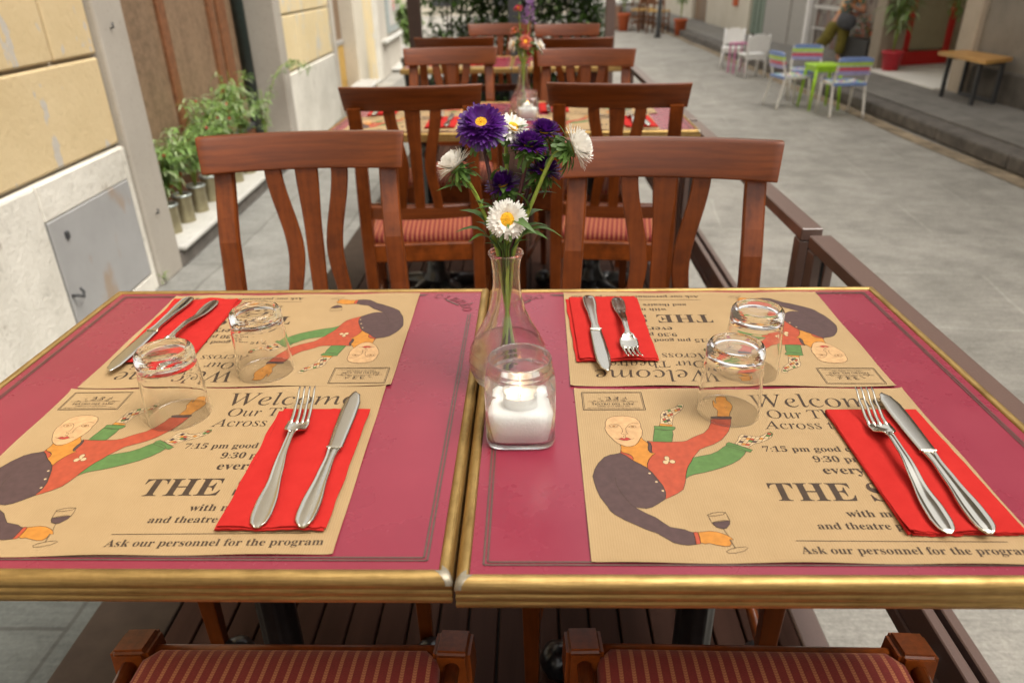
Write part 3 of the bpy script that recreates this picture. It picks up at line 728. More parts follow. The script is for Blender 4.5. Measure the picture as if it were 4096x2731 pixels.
LINES=[[(3.31,12.07),(3.31,10.9),(3.65,9.57),(4.21,8.29),(4.48,7.67),(4.79,7.37)],[(11.49,6.35),(11.97,6.59),(12.57,6.73),(13.25,6.7),(13.37,6.05),(13.4,5.46),(13.22,4.97),(12.83,4.47),(12.48,4.39),(11.97,4.58),(11.71,5.12),(11.59,5.62),(11.49,6.35)],[(11.49,6.35),(11.6,6.17),(12.34,6.22),(13.0,6.39),(13.25,6.7)],[(11.67,5.21),(12.17,5.44),(12.87,5.58),(13.32,5.51)],[(12.54,4.42),(12.64,3.91),(12.76,3.51)],[(12.85,2.96),(12.91,2.34),(12.99,1.81)],[(12.1,1.42),(12.49,1.73),(13.19,1.96),(13.96,2.04),(14.15,1.89),(13.71,1.51),(12.91,1.25),(12.27,1.22),(12.1,1.42)],[(3.54,21.6),(3.91,22.0),(4.46,21.92),(4.83,21.55),(4.99,20.94),(4.99,20.34),(4.75,19.98),(4.91,19.86),(5.08,19.91)],[(5.31,19.82),(5.56,19.93),(5.39,20.34),(5.42,21.06),(5.89,21.92),(6.4,22.21),(6.99,21.99)],[(3.62,21.48),(3.89,21.7),(4.3,21.7),(4.61,21.43),(4.25,21.23),(3.84,21.23),(3.62,21.48)],[(5.76,21.38),(6.06,21.6),(6.46,21.6),(6.67,21.38),(6.41,21.18),(6.01,21.18),(5.76,21.38)],[(5.08,19.91),(5.11,19.72),(5.31,19.82)],[(5.04,19.63),(5.0,19.28)],[(5.22,19.67),(5.18,19.28)],[(4.02,19.04),(4.38,18.93)],[(5.8,18.93),(6.15,19.09)],[(17.64,25.74),(17.74,25.4),(17.9,25.66)]]
IRIS=[(4.11, 21.48), (6.24, 21.4)]
BUTTONS=[(6.92, 12.75), (7.41, 11.35), (7.83, 9.92)]
BROOCH=[(9.13, 15.37, 0.25, 0.34000000000000163), (8.89, 14.67, 0.27999999999999936, 0.3100000000000005), (9.61, 14.77, 0.28000000000000114, 0.3000000000000007), (9.19, 14.98, 0.15000000000000036, 0.21999999999999886)]

# ------------------------------------------------------------ lettering
def uni(s, style):
    o = ''
    for c in s:
        if style == 'bold':
            if 'A' <= c <= 'Z': o += chr(0x1D400 + ord(c) - 65)
            elif 'a' <= c <= 'z': o += chr(0x1D41A + ord(c) - 97)
            elif '0' <= c <= '9': o += chr(0x1D7CE + ord(c) - 48)
            else: o += c
        else:
            if c == 'h': o += chr(0x210E)
            elif 'A' <= c <= 'Z': o += chr(0x1D434 + ord(c) - 65)
            elif 'a' <= c <= 'z': o += chr(0x1D44E + ord(c) - 97)
            else: o += c
    return o
TXT = {}
def text_mesh(s, style, offset=0.0, shear=0.0):
    key = (s, style, offset, shear)
    if key in TXT: return TXT[key]
    cu = bpy.data.curves.new('lettering', 'FONT'); cu.body = uni(s, style) if style else s
    cu.size = 1; cu.offset = offset; cu.shear = shear; cu.resolution_u = 3
    o = bpy.data.objects.new('lettering', cu); COL.objects.link(o)
    dg = bpy.context.evaluated_depsgraph_get()
    me = bpy.data.meshes.new_from_object(o.evaluated_get(dg))
    vs = [v.co.copy() for v in me.vertices]; fs = [tuple(p.vertices) for p in me.polygons]
    bpy.data.objects.remove(o); bpy.data.meshes.remove(me); bpy.data.curves.remove(cu)
    TXT[key] = (vs, fs); return TXT[key]
def put_text(mb, s, style, x0, y, x1=None, size=None, ref=None, z=0.0, mi=0, align='l', offset=0.0, shear=0.0, M_=None):
    """left end x0, baseline y; scaled so that ref (or s) ends at x1"""
    vs, fs = text_mesh(s, style, offset, shear)
    if size is None:
        rv = text_mesh(ref, style, offset, shear)[0] if ref else vs
        a, b2 = min(v.x for v in rv), max(v.x for v in rv)
        size = (x1 - x0) / (b2 - a)
    else: a = min(v.x for v in vs)
    if align == 'c': a = (min(v.x for v in vs) + max(v.x for v in vs)) / 2
    pts = [Vector(((v.x - a) * size + x0, v.y * size + y, z)) for v in vs]
    mb.add(pts, fs, mi, False, M_)
def arc_text(mb, s, style, cx, cy, r, a0, a1, size, z=0, mi=0, offset=0.0, M_=None):
    n = len(s)
    for i, ch in enumerate(s):
        a = lerp(a0, a1, i / (n - 1))
        vs, fs = text_mesh(ch, style, offset)
        w = (min(v.x for v in vs) + max(v.x for v in vs)) / 2
        T = Matrix.Translation((cx + r * math.sin(a), cy + r * math.cos(a), z)) @ Matrix.Rotation(-a, 4, 'Z') @ Matrix.Translation((-w * size, 0, 0))
        pts = [T @ Vector((v.x * size, v.y * size, 0)) for v in vs]
        mb.add(pts, fs, mi, False, M_)
def accent(mb, cx, cy, r, a, size, z, mi, M_=None):
    T = Matrix.Translation((cx + r * math.sin(a), cy + r * math.cos(a), z)) @ Matrix.Rotation(-a, 4, 'Z')
    mb.add([T @ Vector((x * size, yy * size, 0)) for x, yy in ((-0.22, 0.98), (-0.06, 0.74), (0.04, 0.74), (-0.08, 0.98))], [(0, 1, 2, 3)], mi, False, M_)

# ------------------------------------------------------------ tables
TZ = 0.75
TW, TD, EB = 0.60, 0.623, 0.0122
PROF = [(0.0, -0.0035), (0.0002, 0.0006), (0.0022, 0.0024), (0.006, 0.0027), (0.0094, 0.0012), (0.0117, -0.0022), (0.0122, -0.0066), (0.0119, -0.0098),
        (0.0109, -0.0112), (0.0117, -0.0128), (0.0121, -0.0150), (0.0119, -0.0182), (0.0111, -0.0196), (0.0119, -0.0214), (0.0121, -0.0240), (0.0112, -0.0275), (0.0060, -0.0285), (0.0, -0.0285)]
def edge_loop(mb, x0, y0, x1, y1, prof, mi=0, grow=0.0):
    cs = [((x0, y0), (-1, -1)), ((x1, y0), (1, -1)), ((x1, y1), (1, 1)), ((x0, y1), (-1, 1))]
    rings = []
    for (cx, cy), (dx, dy) in cs:
        rings.append([Vector((cx + dx * (p + grow), cy + dy * (p + grow), z)) for p, z in prof])
    n = len(prof)
    for i in range(4):
        a, b2 = rings[i], rings[(i + 1) % 4]; N = 10
        rr = [[a[k].lerp(b2[k], t / N) for k in range(n)] for t in range(N + 1)]
        mb.rings(rr, mi, True, caps=False, closed=False)
def make_table(name, label, corner=None, group='framed restaurant tables on the deck'):
    """origin: near-left corner of the laminate, on the floor"""
    t = empty(name, label=label, cat='table', group=group)
    q = MB()
    q.grid(lambda u, v: Vector((u * TW, v * TD, TZ - 0.0005)), 6, 6, smooth=False)
    q.box((TW / 2, TD / 2, TZ - 0.014), (TW - 0.002, TD - 0.002, 0.024))
    top = q.build('table_top', M['laminate'], t)
    q = MB()
    i1, i2, zz = 0.0115, 0.0150, TZ + 0.0002
    for ins, wd in ((i1, 0.0018), (i2, 0.0018)):
        a = ins; P = [(a, a), (TW - a, a), (TW - a, TD - a), (a, TD - a)]
        cut = {'fr': 2, 'fl': 3, None: -1}[corner]
        g = 0.075
        for i in range(4):
            p, r_ = Vector(P[i]), Vector(P[(i + 1) % 4]); d = (r_ - p).normalized()
            if i == cut: p = p + d * g
            if (i + 1) % 4 == cut: r_ = r_ - d * g
            q.strip([p, r_], wd, zz)
    if corner:
        cx = TW - 0.045 if corner == 'fr' else 0.045
        a0, a1 = (R(8), R(82)) if corner == 'fr' else (R(-82), R(-8))
        ox, oy = (TW - 0.077, TD - 0.077) if corner == 'fr' else (0.077, TD - 0.077)
        arc_text(q, 'CIBREO', 'bold', ox, oy, 0.052, a0, a1, 0.021, zz)
        arc_text(q, 'CIBREO', 'bold', ox, oy, 0.052, a0, a1, 0.021, zz + 0.0002, 1, -0.028)
        accent(q, ox, oy, 0.052, lerp(a0, a1, 0.8), 0.021, zz, 0)
        s = 1 if corner == 'fr' else -1
        q.strip([(ox + s * 0.022, oy + 0.044), (ox + s * 0.044, oy + 0.022)], 0.003, zz)
    q.build('printed_border', [M['green_ink'], M['lam_fill']], top)
    q = MB(); edge_loop(q, 0, 0, TW, TD, [(p, z + TZ) for p, z in PROF])
    ge = q.build('edge_trim', M['gold'], t)
    for (cx, cy), (dx, dy) in ((((TW, 0), (1, -1))), ((0, 0), (-1, -1))):
        q = MB()
        pr = [(p + 0.0004, z + TZ + 0.0003) for p, z in PROF[2:7]]
        rr = []
        for (ox, oy) in ((0.006 * -dx, 0), (0, 0), (0, -0.006 * dy)):
            rr.append([Vector((cx + (dx * p if not (ox == 0 and oy == 0 and False) else dx * p) + ox, cy + dy * p + oy, z)) for p, z in pr])
        q.rings(rr, 0, True, caps=False, closed=False)
        q.build('corner_solder', M['solder'], ge)
    # cast iron pedestal
    cx, cy = TW / 2 - 0.005, TD / 2
    q = MB()
    prof = [(0.0, 0.10), (0.052, 0.10), (0.055, 0.12), (0.040, 0.14), (0.034, 0.17), (0.036, 0.19), (0.029, 0.20), (0.028, 0.60), (0.034, 0.61), (0.040, 0.625), (0.043, 0.645), (0.036, 0.66), (0.030, 0.675), (0.044, 0.69), (0.05, 0.715), (0.0, 0.72)]
    seg = 40; rings = []
    for r, z in prof:
        ring = []
        for j in range(seg):
            fl = 1 - 0.10 * abs(math.sin(10 * PI * j / seg)) if 0.20 <= z <= 0.60 else 1
            ring.append(Vector((cx + r * fl * math.cos(2 * PI * j / seg), cy + r * fl * math.sin(2 * PI * j / seg), z)))
        rings.append(ring)
    q.rings(rings, 0, True)
    q.build('pedestal_column', M['iron'], t)
    q = MB()
    q.lathe([(0, 0.03), (0.12, 0.035), (0.115, 0.055), (0.085, 0.085), (0.05, 0.11), (0, 0.115)], 28, M=Matrix.Translation((cx, cy, 0)))
    for k in range(4):
        a = PI / 4 + k * PI / 2; d = Vector((math.cos(a), math.sin(a), 0)); o = Vector((cx, cy, 0))
        q.tube([o + d * 0.04 + Vector((0, 0, 0.085)), o + d * 0.12 + Vector((0, 0, 0.07)), o + d * 0.20 + Vector((0, 0, 0.05)), o + d * 0.265 + Vector((0, 0, 0.035))], [0.035, 0.034, 0.028, 0.02], 10)
        q.lathe([(0, 0), (0.026, 0.002), (0.034, 0.02), (0.036, 0.035), (0.03, 0.055), (0.018, 0.066), (0, 0.07)], 16, M=Matrix.Translation(o + d * 0.27))
    q.build('pedestal_base', M['iron'], t)
    q = MB(); q.box((cx, cy, 0.722), (0.34, 0.34, 0.007)); q.build('mounting_plate', M['iron'], t)
    return t

# ------------------------------------------------------------ printed paper placemat (origin: near-left corner as read)
PM_W, PM_D = 0.402, 0.2975
def make_placemat():
    q = MB()
    def f(u, v):
        e = max(0, (abs(v - 0.5) - 0.484) / 0.016); e2 = max(0, (abs(u - 0.5) - 0.486) / 0.014)
        z = 0.0006 + 0.0016 * e * (0.5 + 0.5 * math.sin(u * 17 + (2 if v > .5 else 0))) + 0.0012 * e2 * (0.5 + 0.5 * math.sin(v * 13 + u))
        return Vector((u * PM_W, v * PM_D + 0.0008 * math.sin(u * 9) * (v - 0.5), z))
    q.grid(f, 80, 80)
    me = q.build('paper_placemat', M['paper'])
    q = MB(); z1 = 0.00085
    cm = Matrix.Scale(0.01, 4, (1, 0, 0)) @ Matrix.Scale(0.01, 4, (0, 1, 0))
    T = lambda *a, **k: put_text(q, *a, z=z1, M_=cm, **k)
    T('Welcome', 'it', 21.1, 25.55, x1=36.9, shear=-0.22, offset=-0.004)
    T('Our Theatre i', 'it', 22.15, 23.15, x1=26.15, ref='Our', shear=-0.22, offset=-0.002)
    T('Across th', 'it', 21.1, 20.95, x1=27.5, ref='Across', shear=-0.22, offset=-0.002)
    T('7:15 pm good c', 'bold', 19.75, 16.6, x1=24.7, ref='7:15 pm')
    T('9:30 pm', 'bold', 24.5, 14.75, x1=27.2, ref='9:30')
    T('every', 'bold', 24.8, 12.72, x1=29.0)
    T('THE S', 'bold', 18.4, 8.45, x1=26.6, ref='THE')
    T('with mu', 'bold', 24.6, 6.1, x1=27.25, ref='with')
    T('and theatre p', 'bold', 21.3, 4.4, x1=28.0, ref='and theatre')
    T('Ask our personnel for the program', 'bold', 18.75, 1.2, x1=39.0)
    q.strip([(18.7, 2.85), (37.5, 2.8)], 0.09, z1, M=cm)
    q.build('printed_lettering', M['ink'], me, fixn=False)
    q = MB()      # boxed emblem
    for a, b2, c, d, w_ in ((0.88, 24.98, 8.22, 29.05, 0.09), (1.05, 25.12, 8.05, 28.9, 0.05)):
        P = [(a, b2), (c, b2), (c, d), (a, d)]
        for i in range(4): q.strip([P[i], P[(i + 1) % 4]], w_, z1, M=cm)
    q.strip([(1.5, 26.87), (7.6, 26.85)], 0.05, z1, M=cm)
    T('FIRENZE', 'bold', 3.75, 27.02, x1=5.25, offset=-0.012)
    T('TEATRO DEL SALE', 'bold', 1.95, 26.12, x1=7.05)
    T('CIBRÈO CITTÀ APERTA 2002', None, 2.6, 25.72, x1=6.45)
    T('CIRCOLO CREATIVO D\'INTRATTENIMENTO CULTURALE', None, 1.35, 25.34, x1=7.65)
    arc_text(q, 'CIBREO', 'bold', 4.55, 24.9, 2.45, R(-50), R(50), 1.0, z1, 0, 0.01, cm)
    arc_text(q, 'CIBREO', 'bold', 4.55, 24.9, 2.45, R(-50), R(50), 1.0, z1 + 0.0001, 1, -0.022, cm)
    accent(q, 4.55, 24.9, 2.45, R(31), 1.0, z1, 0, cm)
    q.build('printed_emblem', [M['ink'], M['paper']], me, fixn=False)
    # printed figure of an acrobat with a wine glass
    q = MB(); z0, z2, z3 = 0.00080, 0.00092, 0.00100
    col = dict(head=2, neck=6, collarL=3, collarR=5, body=3, cuffU=5, handU=6, sleeve=5, cuffL=3, handL=6, legL=4, legcuffL=4, sockL=7, toeL=4, legU=4, legcuffU=4, ankle=6, sockU=7, toeU=4, wine=5, lips=8)
    order = ['legU', 'legcuffU', 'ankle', 'sockU', 'legL', 'sockL', 'legcuffL', 'neck', 'body', 'collarR', 'cuffU', 'handU', 'sleeve', 'collarL', 'cuffL', 'handL', 'head', 'lips', 'wine', 'toeL', 'toeU']
    zz = z0
    for i, k in enumerate(order):
        zz = z0 + i * 0.000006
        P = ART[k]; q.poly(P, zz, col[k], cm)
        q.strip(P + [P[0]], 0.055, z2, 0, cm)
    # argyle lattice on the socks
    def inside(p, P):
        c = False; n = len(P)
        for i in range(n):
            (x1, y1), (x2, y2) = P[i], P[(i + 1) % n]
            if (y1 > p[1]) != (y2 > p[1]) and p[0] < (x2 - x1) * (p[1] - y1) / (y2 - y1) + x1: c = not c
        return c
    for key, dr in (('sockL', R(20)), ('sockU', R(65))):
        P = ART[key]; cx = sum(p[0] for p in P) / len(P); cy = sum(p[1] for p in P) / len(P)
        u_ = (math.cos(dr + 0.6), math.sin(dr + 0.6)); w_ = (math.cos(dr - 0.6), math.sin(dr - 0.6)); g = 0.42
        kk = 0
        for i in range(-12, 13):
            for j in range(-12, 13):
                c0 = (cx + g * (u_[0] * i + w_[0] * j), cy + g * (u_[1] * i + w_[1] * j))
                cs = [(c0[0] + g * a * u_[0] + g * b2 * w_[0], c0[1] + g * a * u_[1] + g * b2 * w_[1]) for a, b2 in ((0, 0), (1, 0), (1, 1), (0, 1))]
                ins = [inside(c, P) for c in cs]
                if all(ins):
                    kk += 1; mi = {1: 3, 3: 5, 5: 6, 7: 4}.get((i * 3 + j * 5) % 9, None)
                    if mi: q.poly(cs, z2 + 0.00001, mi, cm)
                for a, b2 in ((0, 1), (0, 3)):
                    if ins[a] and ins[b2]: q.strip([cs[a], cs[b2]], 0.05, z2 + 0.00003, 0, cm)
    for P in LINES: q.strip(P, 0.05, z3, 0, cm)
    def disc(c, rx, ry, mi, z): q.poly([(c[0] + rx * math.cos(2 * PI * k / 14), c[1] + ry * math.sin(2 * PI * k / 14)) for k in range(14)], z, mi, cm)
    for c in IRIS: disc(c, 0.15, 0.13, 0, z3); disc(c, 0.09, 0.08, 6, z3 + 0.00003)
    for c in BUTTONS: disc(c, 0.13, 0.13, 7, z3)
    for c in BROOCH: disc(c[:2], abs(c[2]) + 0.05, abs(c[3]) + 0.05, 0, z3); disc(c[:2], abs(c[2]), abs(c[3]), 7, z3 + 0.00003)
    q.build('printed_figure', [M['ink'], M['paper'], M['ink_skin'], M['ink_red'], M['ink_green'], M['ink_purple'], M['ink_orange'], M['ink_tan'], M['ink_lip']], me, fixn=False)
    return me

# ------------------------------------------------------------ napkin
NW, ND = 0.103, 0.208
def make_napkin(seed=0, curl=1.0):
    r2 = random.Random(seed); q = MB()
    for k in range(3):
        dx, dy, da = r2.uniform(-0.0035, 0.003) * (2 - k), r2.uniform(-0.004, 0.001) * (2 - k), r2.uniform(-0.018, 0.018) * (2 - k)
        z0 = 0.0014 * k
        def f(u, v, bot=False):
            x, y = (u - 0.5) * NW, (v - 0.5) * ND
            e = max(0, 1 - min(u, 1 - u) / 0.05) * 0.5
            n = noise.noise(Vector((x * 26, y * 20, seed + 0.1))) * 0.0016 * curl
            n += 0.0032 * curl * max(0, (0.14 - v) / 0.14) * math.sin(u * 5 + seed) ** 2
            z = z0 + max(0.0, n) * (k + 1) / 3 + (0 if bot else 0.0010 - 0.0005 * e)
            x2, y2 = x * math.cos(da) - y * math.sin(da) + dx, x * math.sin(da) + y * math.cos(da) + dy
            if v < 0.01: y2 += 0.0022 * noise.noise(Vector((u * 14, k, seed)))
            if u < 0.01 or u > 0.99: x2 += 0.0014 * noise.noise(Vector((v * 7, k + 5, seed + u)))
            z += 0.0006 * max(0, 1 - abs(u - 0.5 - 0.1 * math.sin(seed)) / 0.03) * (k == 2)
            return Vector((x2, y2, z))
        N, L = 24, 36
        q.grid(lambda u, v: f(u, v), N, L)
        rim = [(i / N, 0) for i in range(N)] + [(1, j / L) for j in range(L)] + [(1 - i / N, 1) for i in range(N)] + [(0, 1 - j / L) for j in range(L)]
        q.rings([[f(u, v, True) for u, v in rim], [f(u, v) for u, v in rim]], 0, True, caps=False)
    # folded edge: a soft roll along the left long side
    q.tube([Vector((-NW / 2 + 0.0004, lerp(-ND / 2, ND / 2, t / 10), 0.0017)) for t in range(11)], 0.0016, 8)
    return q.build('paper_napkin', M['napkin'])

# ------------------------------------------------------------ cutlery (lying along +Y, handle end at y = 0)
def handle_rings(L, wf, zf, tf, n=26):
    us = [-1, -0.93, -0.80, -0.66, -0.5, -0.2, 0.2, 0.5, 0.66, 0.80, 0.93, 1]
    rings = []
    for i in range(n + 1):
        t = i / n; t2 = 1 - math.cos(t * PI / 2) if t < 0.2 else t
        y = L * t; w = wf(y) / 2; z = zf(y); th = tf(y)
        ring = []
        for u in us:
            a = abs(u)
            hgt = 0.30 if a == 1 else 0.9 if a >= 0.93 else 1.0 if a >= 0.8 else 0.62 if a >= 0.5 else 0.80
            ring.append(Vector((u * w, y, z + th * hgt)))
        for u in reversed(us): ring.append(Vector((u * w * 0.96, y, z - th * (0.5 if abs(u) < 0.9 else 0.1))))
        rings.append(ring)
    return rings
def make_fork():
    t = empty('fork')
    q = MB()
    wf = lambda y: interp([(0, 0.005), (0.003, 0.0125), (0.008, 0.0178), (0.018, 0.0205), (0.032, 0.0205), (0.075, 0.0125), (0.115, 0.0078), (0.138, 0.0070), (0.150, 0.010)], y)
    zf = lambda y: interp([(0, 0.0035), (0.05, 0.0045), (0.11, 0.0125), (0.14, 0.0130), (0.152, 0.0100)], y)
    tf = lambda y: interp([(0, 0.0012), (0.01, 0.0017), (0.08, 0.0017), (0.14, 0.0019)], y)
    q.rings(handle_rings(0.150, wf, zf, tf), 0, True)
    q.build('handle', M['steel'], t)
    q = MB()
    hz = lambda y: interp([(0.146, 0.0112), (0.158, 0.0052), (0.170, 0.0038), (0.185, 0.0062), (0.205, 0.0122), (0.228, 0.0215)], y)
    rings = []
    for i in range(15):
        y = lerp(0.146, 0.1745, i / 14)
        w = interp([(0.146, 0.0045), (0.151, 0.0085), (0.157, 0.0122), (0.165, 0.0128), (0.1745, 0.0122)], y)
        ring = []
        for k in range(9):
            u = -1 + k / 4
            ring.append(Vector((u * w, y, hz(y) + 0.0011 + 0.0025 * u * u)))
        for k in range(9):
            u = 1 - k / 4
            ring.append(Vector((u * w * 0.97, y, hz(y) - 0.0011 + 0.0025 * u * u)))
        rings.append(ring)
    q.rings(rings, 0, True)
    for k in range(4):
        x0 = (-1.5 + k) * 0.0062; x1 = (-1.5 + k) * 0.0060; P, rad = [], []
        for i in range(9):
            y = lerp(0.172, 0.228, i / 8); u = x0 / 0.0125
            P.append((lerp(x0, x1, i / 8), y, hz(y) + 0.0025 * u * u * (1 - i / 8))); rad.append(lerp(0.0023, 0.0010, (i / 8) ** 1.2))
        q.tube(P, rad, 8, flat=0.62)
    q.build('tines', M['steel'], t)
    return t
def make_knife():
    t = empty('knife')
    q = MB()
    wf = lambda y: interp([(0, 0.006), (0.003, 0.013), (0.008, 0.0182), (0.018, 0.0205), (0.030, 0.0205), (0.075, 0.0135), (0.105, 0.0108), (0.118, 0.0125), (0.124, 0.0165)], y)
    tf = lambda y: interp([(0, 0.0020), (0.012, 0.0034), (0.09, 0.0036), (0.118, 0.0036), (0.124, 0.0026)], y)
    q.rings(handle_rings(0.124, wf, lambda y: 0.0042, tf, 30), 0, True)
    q.box((0, 0.1238, 0.0058), (0.0172, 0.0022, 0.0046), bev=0.0007)
    q.build('handle', M['steel'], t)
    q = MB()
    # back edge nearly straight, cutting edge bellied, rounded tip
    back = lambda y: interp([(0.1245, 0.0086), (0.19, 0.0094), (0.215, 0.0088), (0.234, 0.0052), (0.243, -0.0022)], y)
    cut = lambda y: interp([(0.1245, -0.0078), (0.17, -0.0098), (0.20, -0.0108), (0.225, -0.0100), (0.238, -0.0066), (0.243, -0.0032)], y)
    rings = []
    for i in range(29):
        y = lerp(0.1245, 0.243, i / 28); a, b2 = back(y), cut(y)
        rings.append([Vector((lerp(b2, a, k), y, 0.0052 + h)) for k, h in ((0, 0.0001), (0.25, 0.0005), (0.8, 0.0009), (1, 0.0007), (1, -0.0007), (0.8, -0.0009), (0.25, -0.0005), (0, -0.0001))])
    q.rings(rings, 0, True)
    q.build('blade', M['blade'], t)
    return t

# ------------------------------------------------------------ glassware
def dens(P, d=0.0005):
    """support points beside every corner of a profile, so that flat parts stay optically flat"""
    out = []
    for i, p in enumerate(P):
        p = Vector(p)
        if i > 0:
            a = Vector(P[i - 1])
            if (p - a).length > 3 * d: out.append(p + (a - p).normalized() * d)
        out.append(p)
        if i < len(P) - 1:
            b2 = Vector(P[i + 1])
            if (b2 - p).length > 3 * d: out.append(p + (b2 - p).normalized() * d)
    return [tuple(q) for q in out]
def make_tumbler():
    q = MB()
    H, r0, r1 = 0.0885, 0.0362, 0.0318           # stands mouth down
    out = [(r0 - 0.0008, 0.0), (r0, 0.0006), (r0 - 0.0002, 0.004), (0.0342, 0.045), (0.0330, 0.064), (0.0324, 0.0665), (0.0326, 0.069), (0.0325, 0.0800), (0.0322, 0.0828), (0.0312, 0.0856), (0.0295, 0.0876), (0.0275, H)]
    top = [(0.0258, H), (0.0250, 0.0878), (0.0238, 0.0866), (0.012, 0.0861), (0.0, 0.0860)]
    inn = [(0.0, 0.0745), (0.022, 0.0745), (0.0262, 0.0735), (0.0290, 0.0712), (0.0304, 0.0680), (0.0316, 0.058), (0.0326, 0.040), (0.0346, 0.004), (r0 - 0.0014, 0.0006)]
    q.lathe(dens(out + top + inn), 64, close=True)
    return q.build('drinking_glass', M['glass_tumbler'])
def rsq(r, z, seg=48, p=5.0):
    out = []
    for j in range(seg):
        a = 2 * PI * (j + 0.5) / seg; c, s = math.cos(a), math.sin(a)
        k = 1 / (abs(c) ** p + abs(s) ** p) ** (1 / p)
        out.append(Vector((r * k * c, r * k * s, z)))
    return out
def circ(r, z, seg=48): return [Vector((r * math.cos(2 * PI * (j + 0.5) / seg), r * math.sin(2 * PI * (j + 0.5) / seg), z)) for j in range(seg)]
def mixr(a, b2, t): return [x.lerp(y_, t) for x, y_ in zip(a, b2)]
def make_jar(label, lit=True):
    t = empty('candle_jar', label=label, cat='candle jar', group='candle jars filled with salt')
    q = MB(); h = 0.0385
    R_ = [rsq(h - 0.006, 0.0), rsq(h - 0.0015, 0.0015), rsq(h, 0.006), rsq(h, 0.030), rsq(h, 0.068), rsq(h - 0.0008, 0.0715), mixr(rsq(h - 0.003, 0.0742), circ(0.036, 0.0742), 0.5),
          circ(0.0352, 0.0765), circ(0.0344, 0.0790), circ(0.0354, 0.0815), circ(0.0354, 0.0828), circ(0.0343, 0.085), circ(0.0353, 0.0872), circ(0.0353, 0.0885), circ(0.0342, 0.0910), circ(0.0346, 0.0945), circ(0.0338, 0.096), circ(0.0326, 0.096),
          circ(0.0318, 0.0945), circ(0.0318, 0.0775), circ(0.0323, 0.0750), mixr(rsq(h - 0.006, 0.0715), circ(0.0335, 0.0715), 0.4), rsq(h - 0.0033, 0.0675), rsq(h - 0.0028, 0.030), rsq(h - 0.003, 0.010), rsq(h - 0.006, 0.0055), rsq(h - 0.012, 0.005)]
    q.rings(R_, 0, True, caps=True)
    q.build('glass_body', M['glass_jar'], t)
    q = MB(); h2 = h - 0.0036
    prof = []
    q.rings([rsq(h2 - 0.004, 0.0062), rsq(h2 - 0.0005, 0.009), rsq(h2, 0.030), rsq(h2, 0.0395), rsq(h2 - 0.006, 0.041), rsq(0.014, 0.0405)], 0, True)
    q.v = [v + Vector((0, 0, 0.0012 * noise.noise(v * 60) if v.z > 0.035 else 0)) for v in q.v]
    q.build('salt', M['salt'], t)
    q = MB(); q.lathe([(0.0, 0.034), (0.0185, 0.034), (0.0195, 0.036), (0.0197, 0.0545), (0.0203, 0.0552), (0.0195, 0.0555), (0.0190, 0.0550), (0.0190, 0.045), (0.0, 0.0448)], 32)
    c = q.build('tealight', M['alu'], t)
    q = MB(); q.lathe([(0, 0.044), (0.0186, 0.0442), (0.0186, 0.0475), (0.014, 0.0468), (0, 0.0466)], 28); q.build('wax', M['wax'], c)
    q = MB(); q.lathe([(0, 0.048), (0.0012, 0.0490), (0.0022, 0.0520), (0.0020, 0.0555), (0.0012, 0.0595), (0.0004, 0.0625), (0.0, 0.0635)], 12)
    q.build('flame', M['flame'], c)
    q = MB(); q.tube([(0, 0, 0.046), (0.0004, 0, 0.0505)], 0.0006, 6); q.build('wick', M['black'], c)
    return t
def make_vase(label):
    t = empty('glass_vase', label=label, cat='vase', group='carafe vases of flowers')
    q = MB()
    out = [(0.030, 0.0), (0.036, 0.0012), (0.0435, 0.010), (0.0485, 0.023), (0.0495, 0.035), (0.0470, 0.049), (0.0395, 0.066), (0.0300, 0.083), (0.0225, 0.100), (0.0182, 0.118), (0.0163, 0.137), (0.0165, 0.155), (0.0183, 0.1675), (0.0200, 0.1705), (0.0212, 0.1725), (0.0205, 0.1745)]
    inn = [(0.0188, 0.1745), (0.0172, 0.170), (0.0148, 0.155), (0.0146, 0.137), (0.0164, 0.118), (0.0206, 0.100), (0.0280, 0.083), (0.0375, 0.066), (0.0450, 0.049), (0.0474, 0.035), (0.0463, 0.023), (0.0410, 0.011), (0.030, 0.0055), (0.0, 0.0045)]
    q.lathe(dens([(0, 0.0)] + out) + dens(inn), 64)
    q.build('glass_body', M['glass'], t)
    q = MB()
    q.lathe([(0.0, 0.0042), (0.0303, 0.0050), (0.0414, 0.0107), (0.0466, 0.0229), (0.0477, 0.0350), (0.0453, 0.0492), (0.0418, 0.0578), (0.0, 0.0575)], 48)
    q.build('water', M['water'], t)
    return t
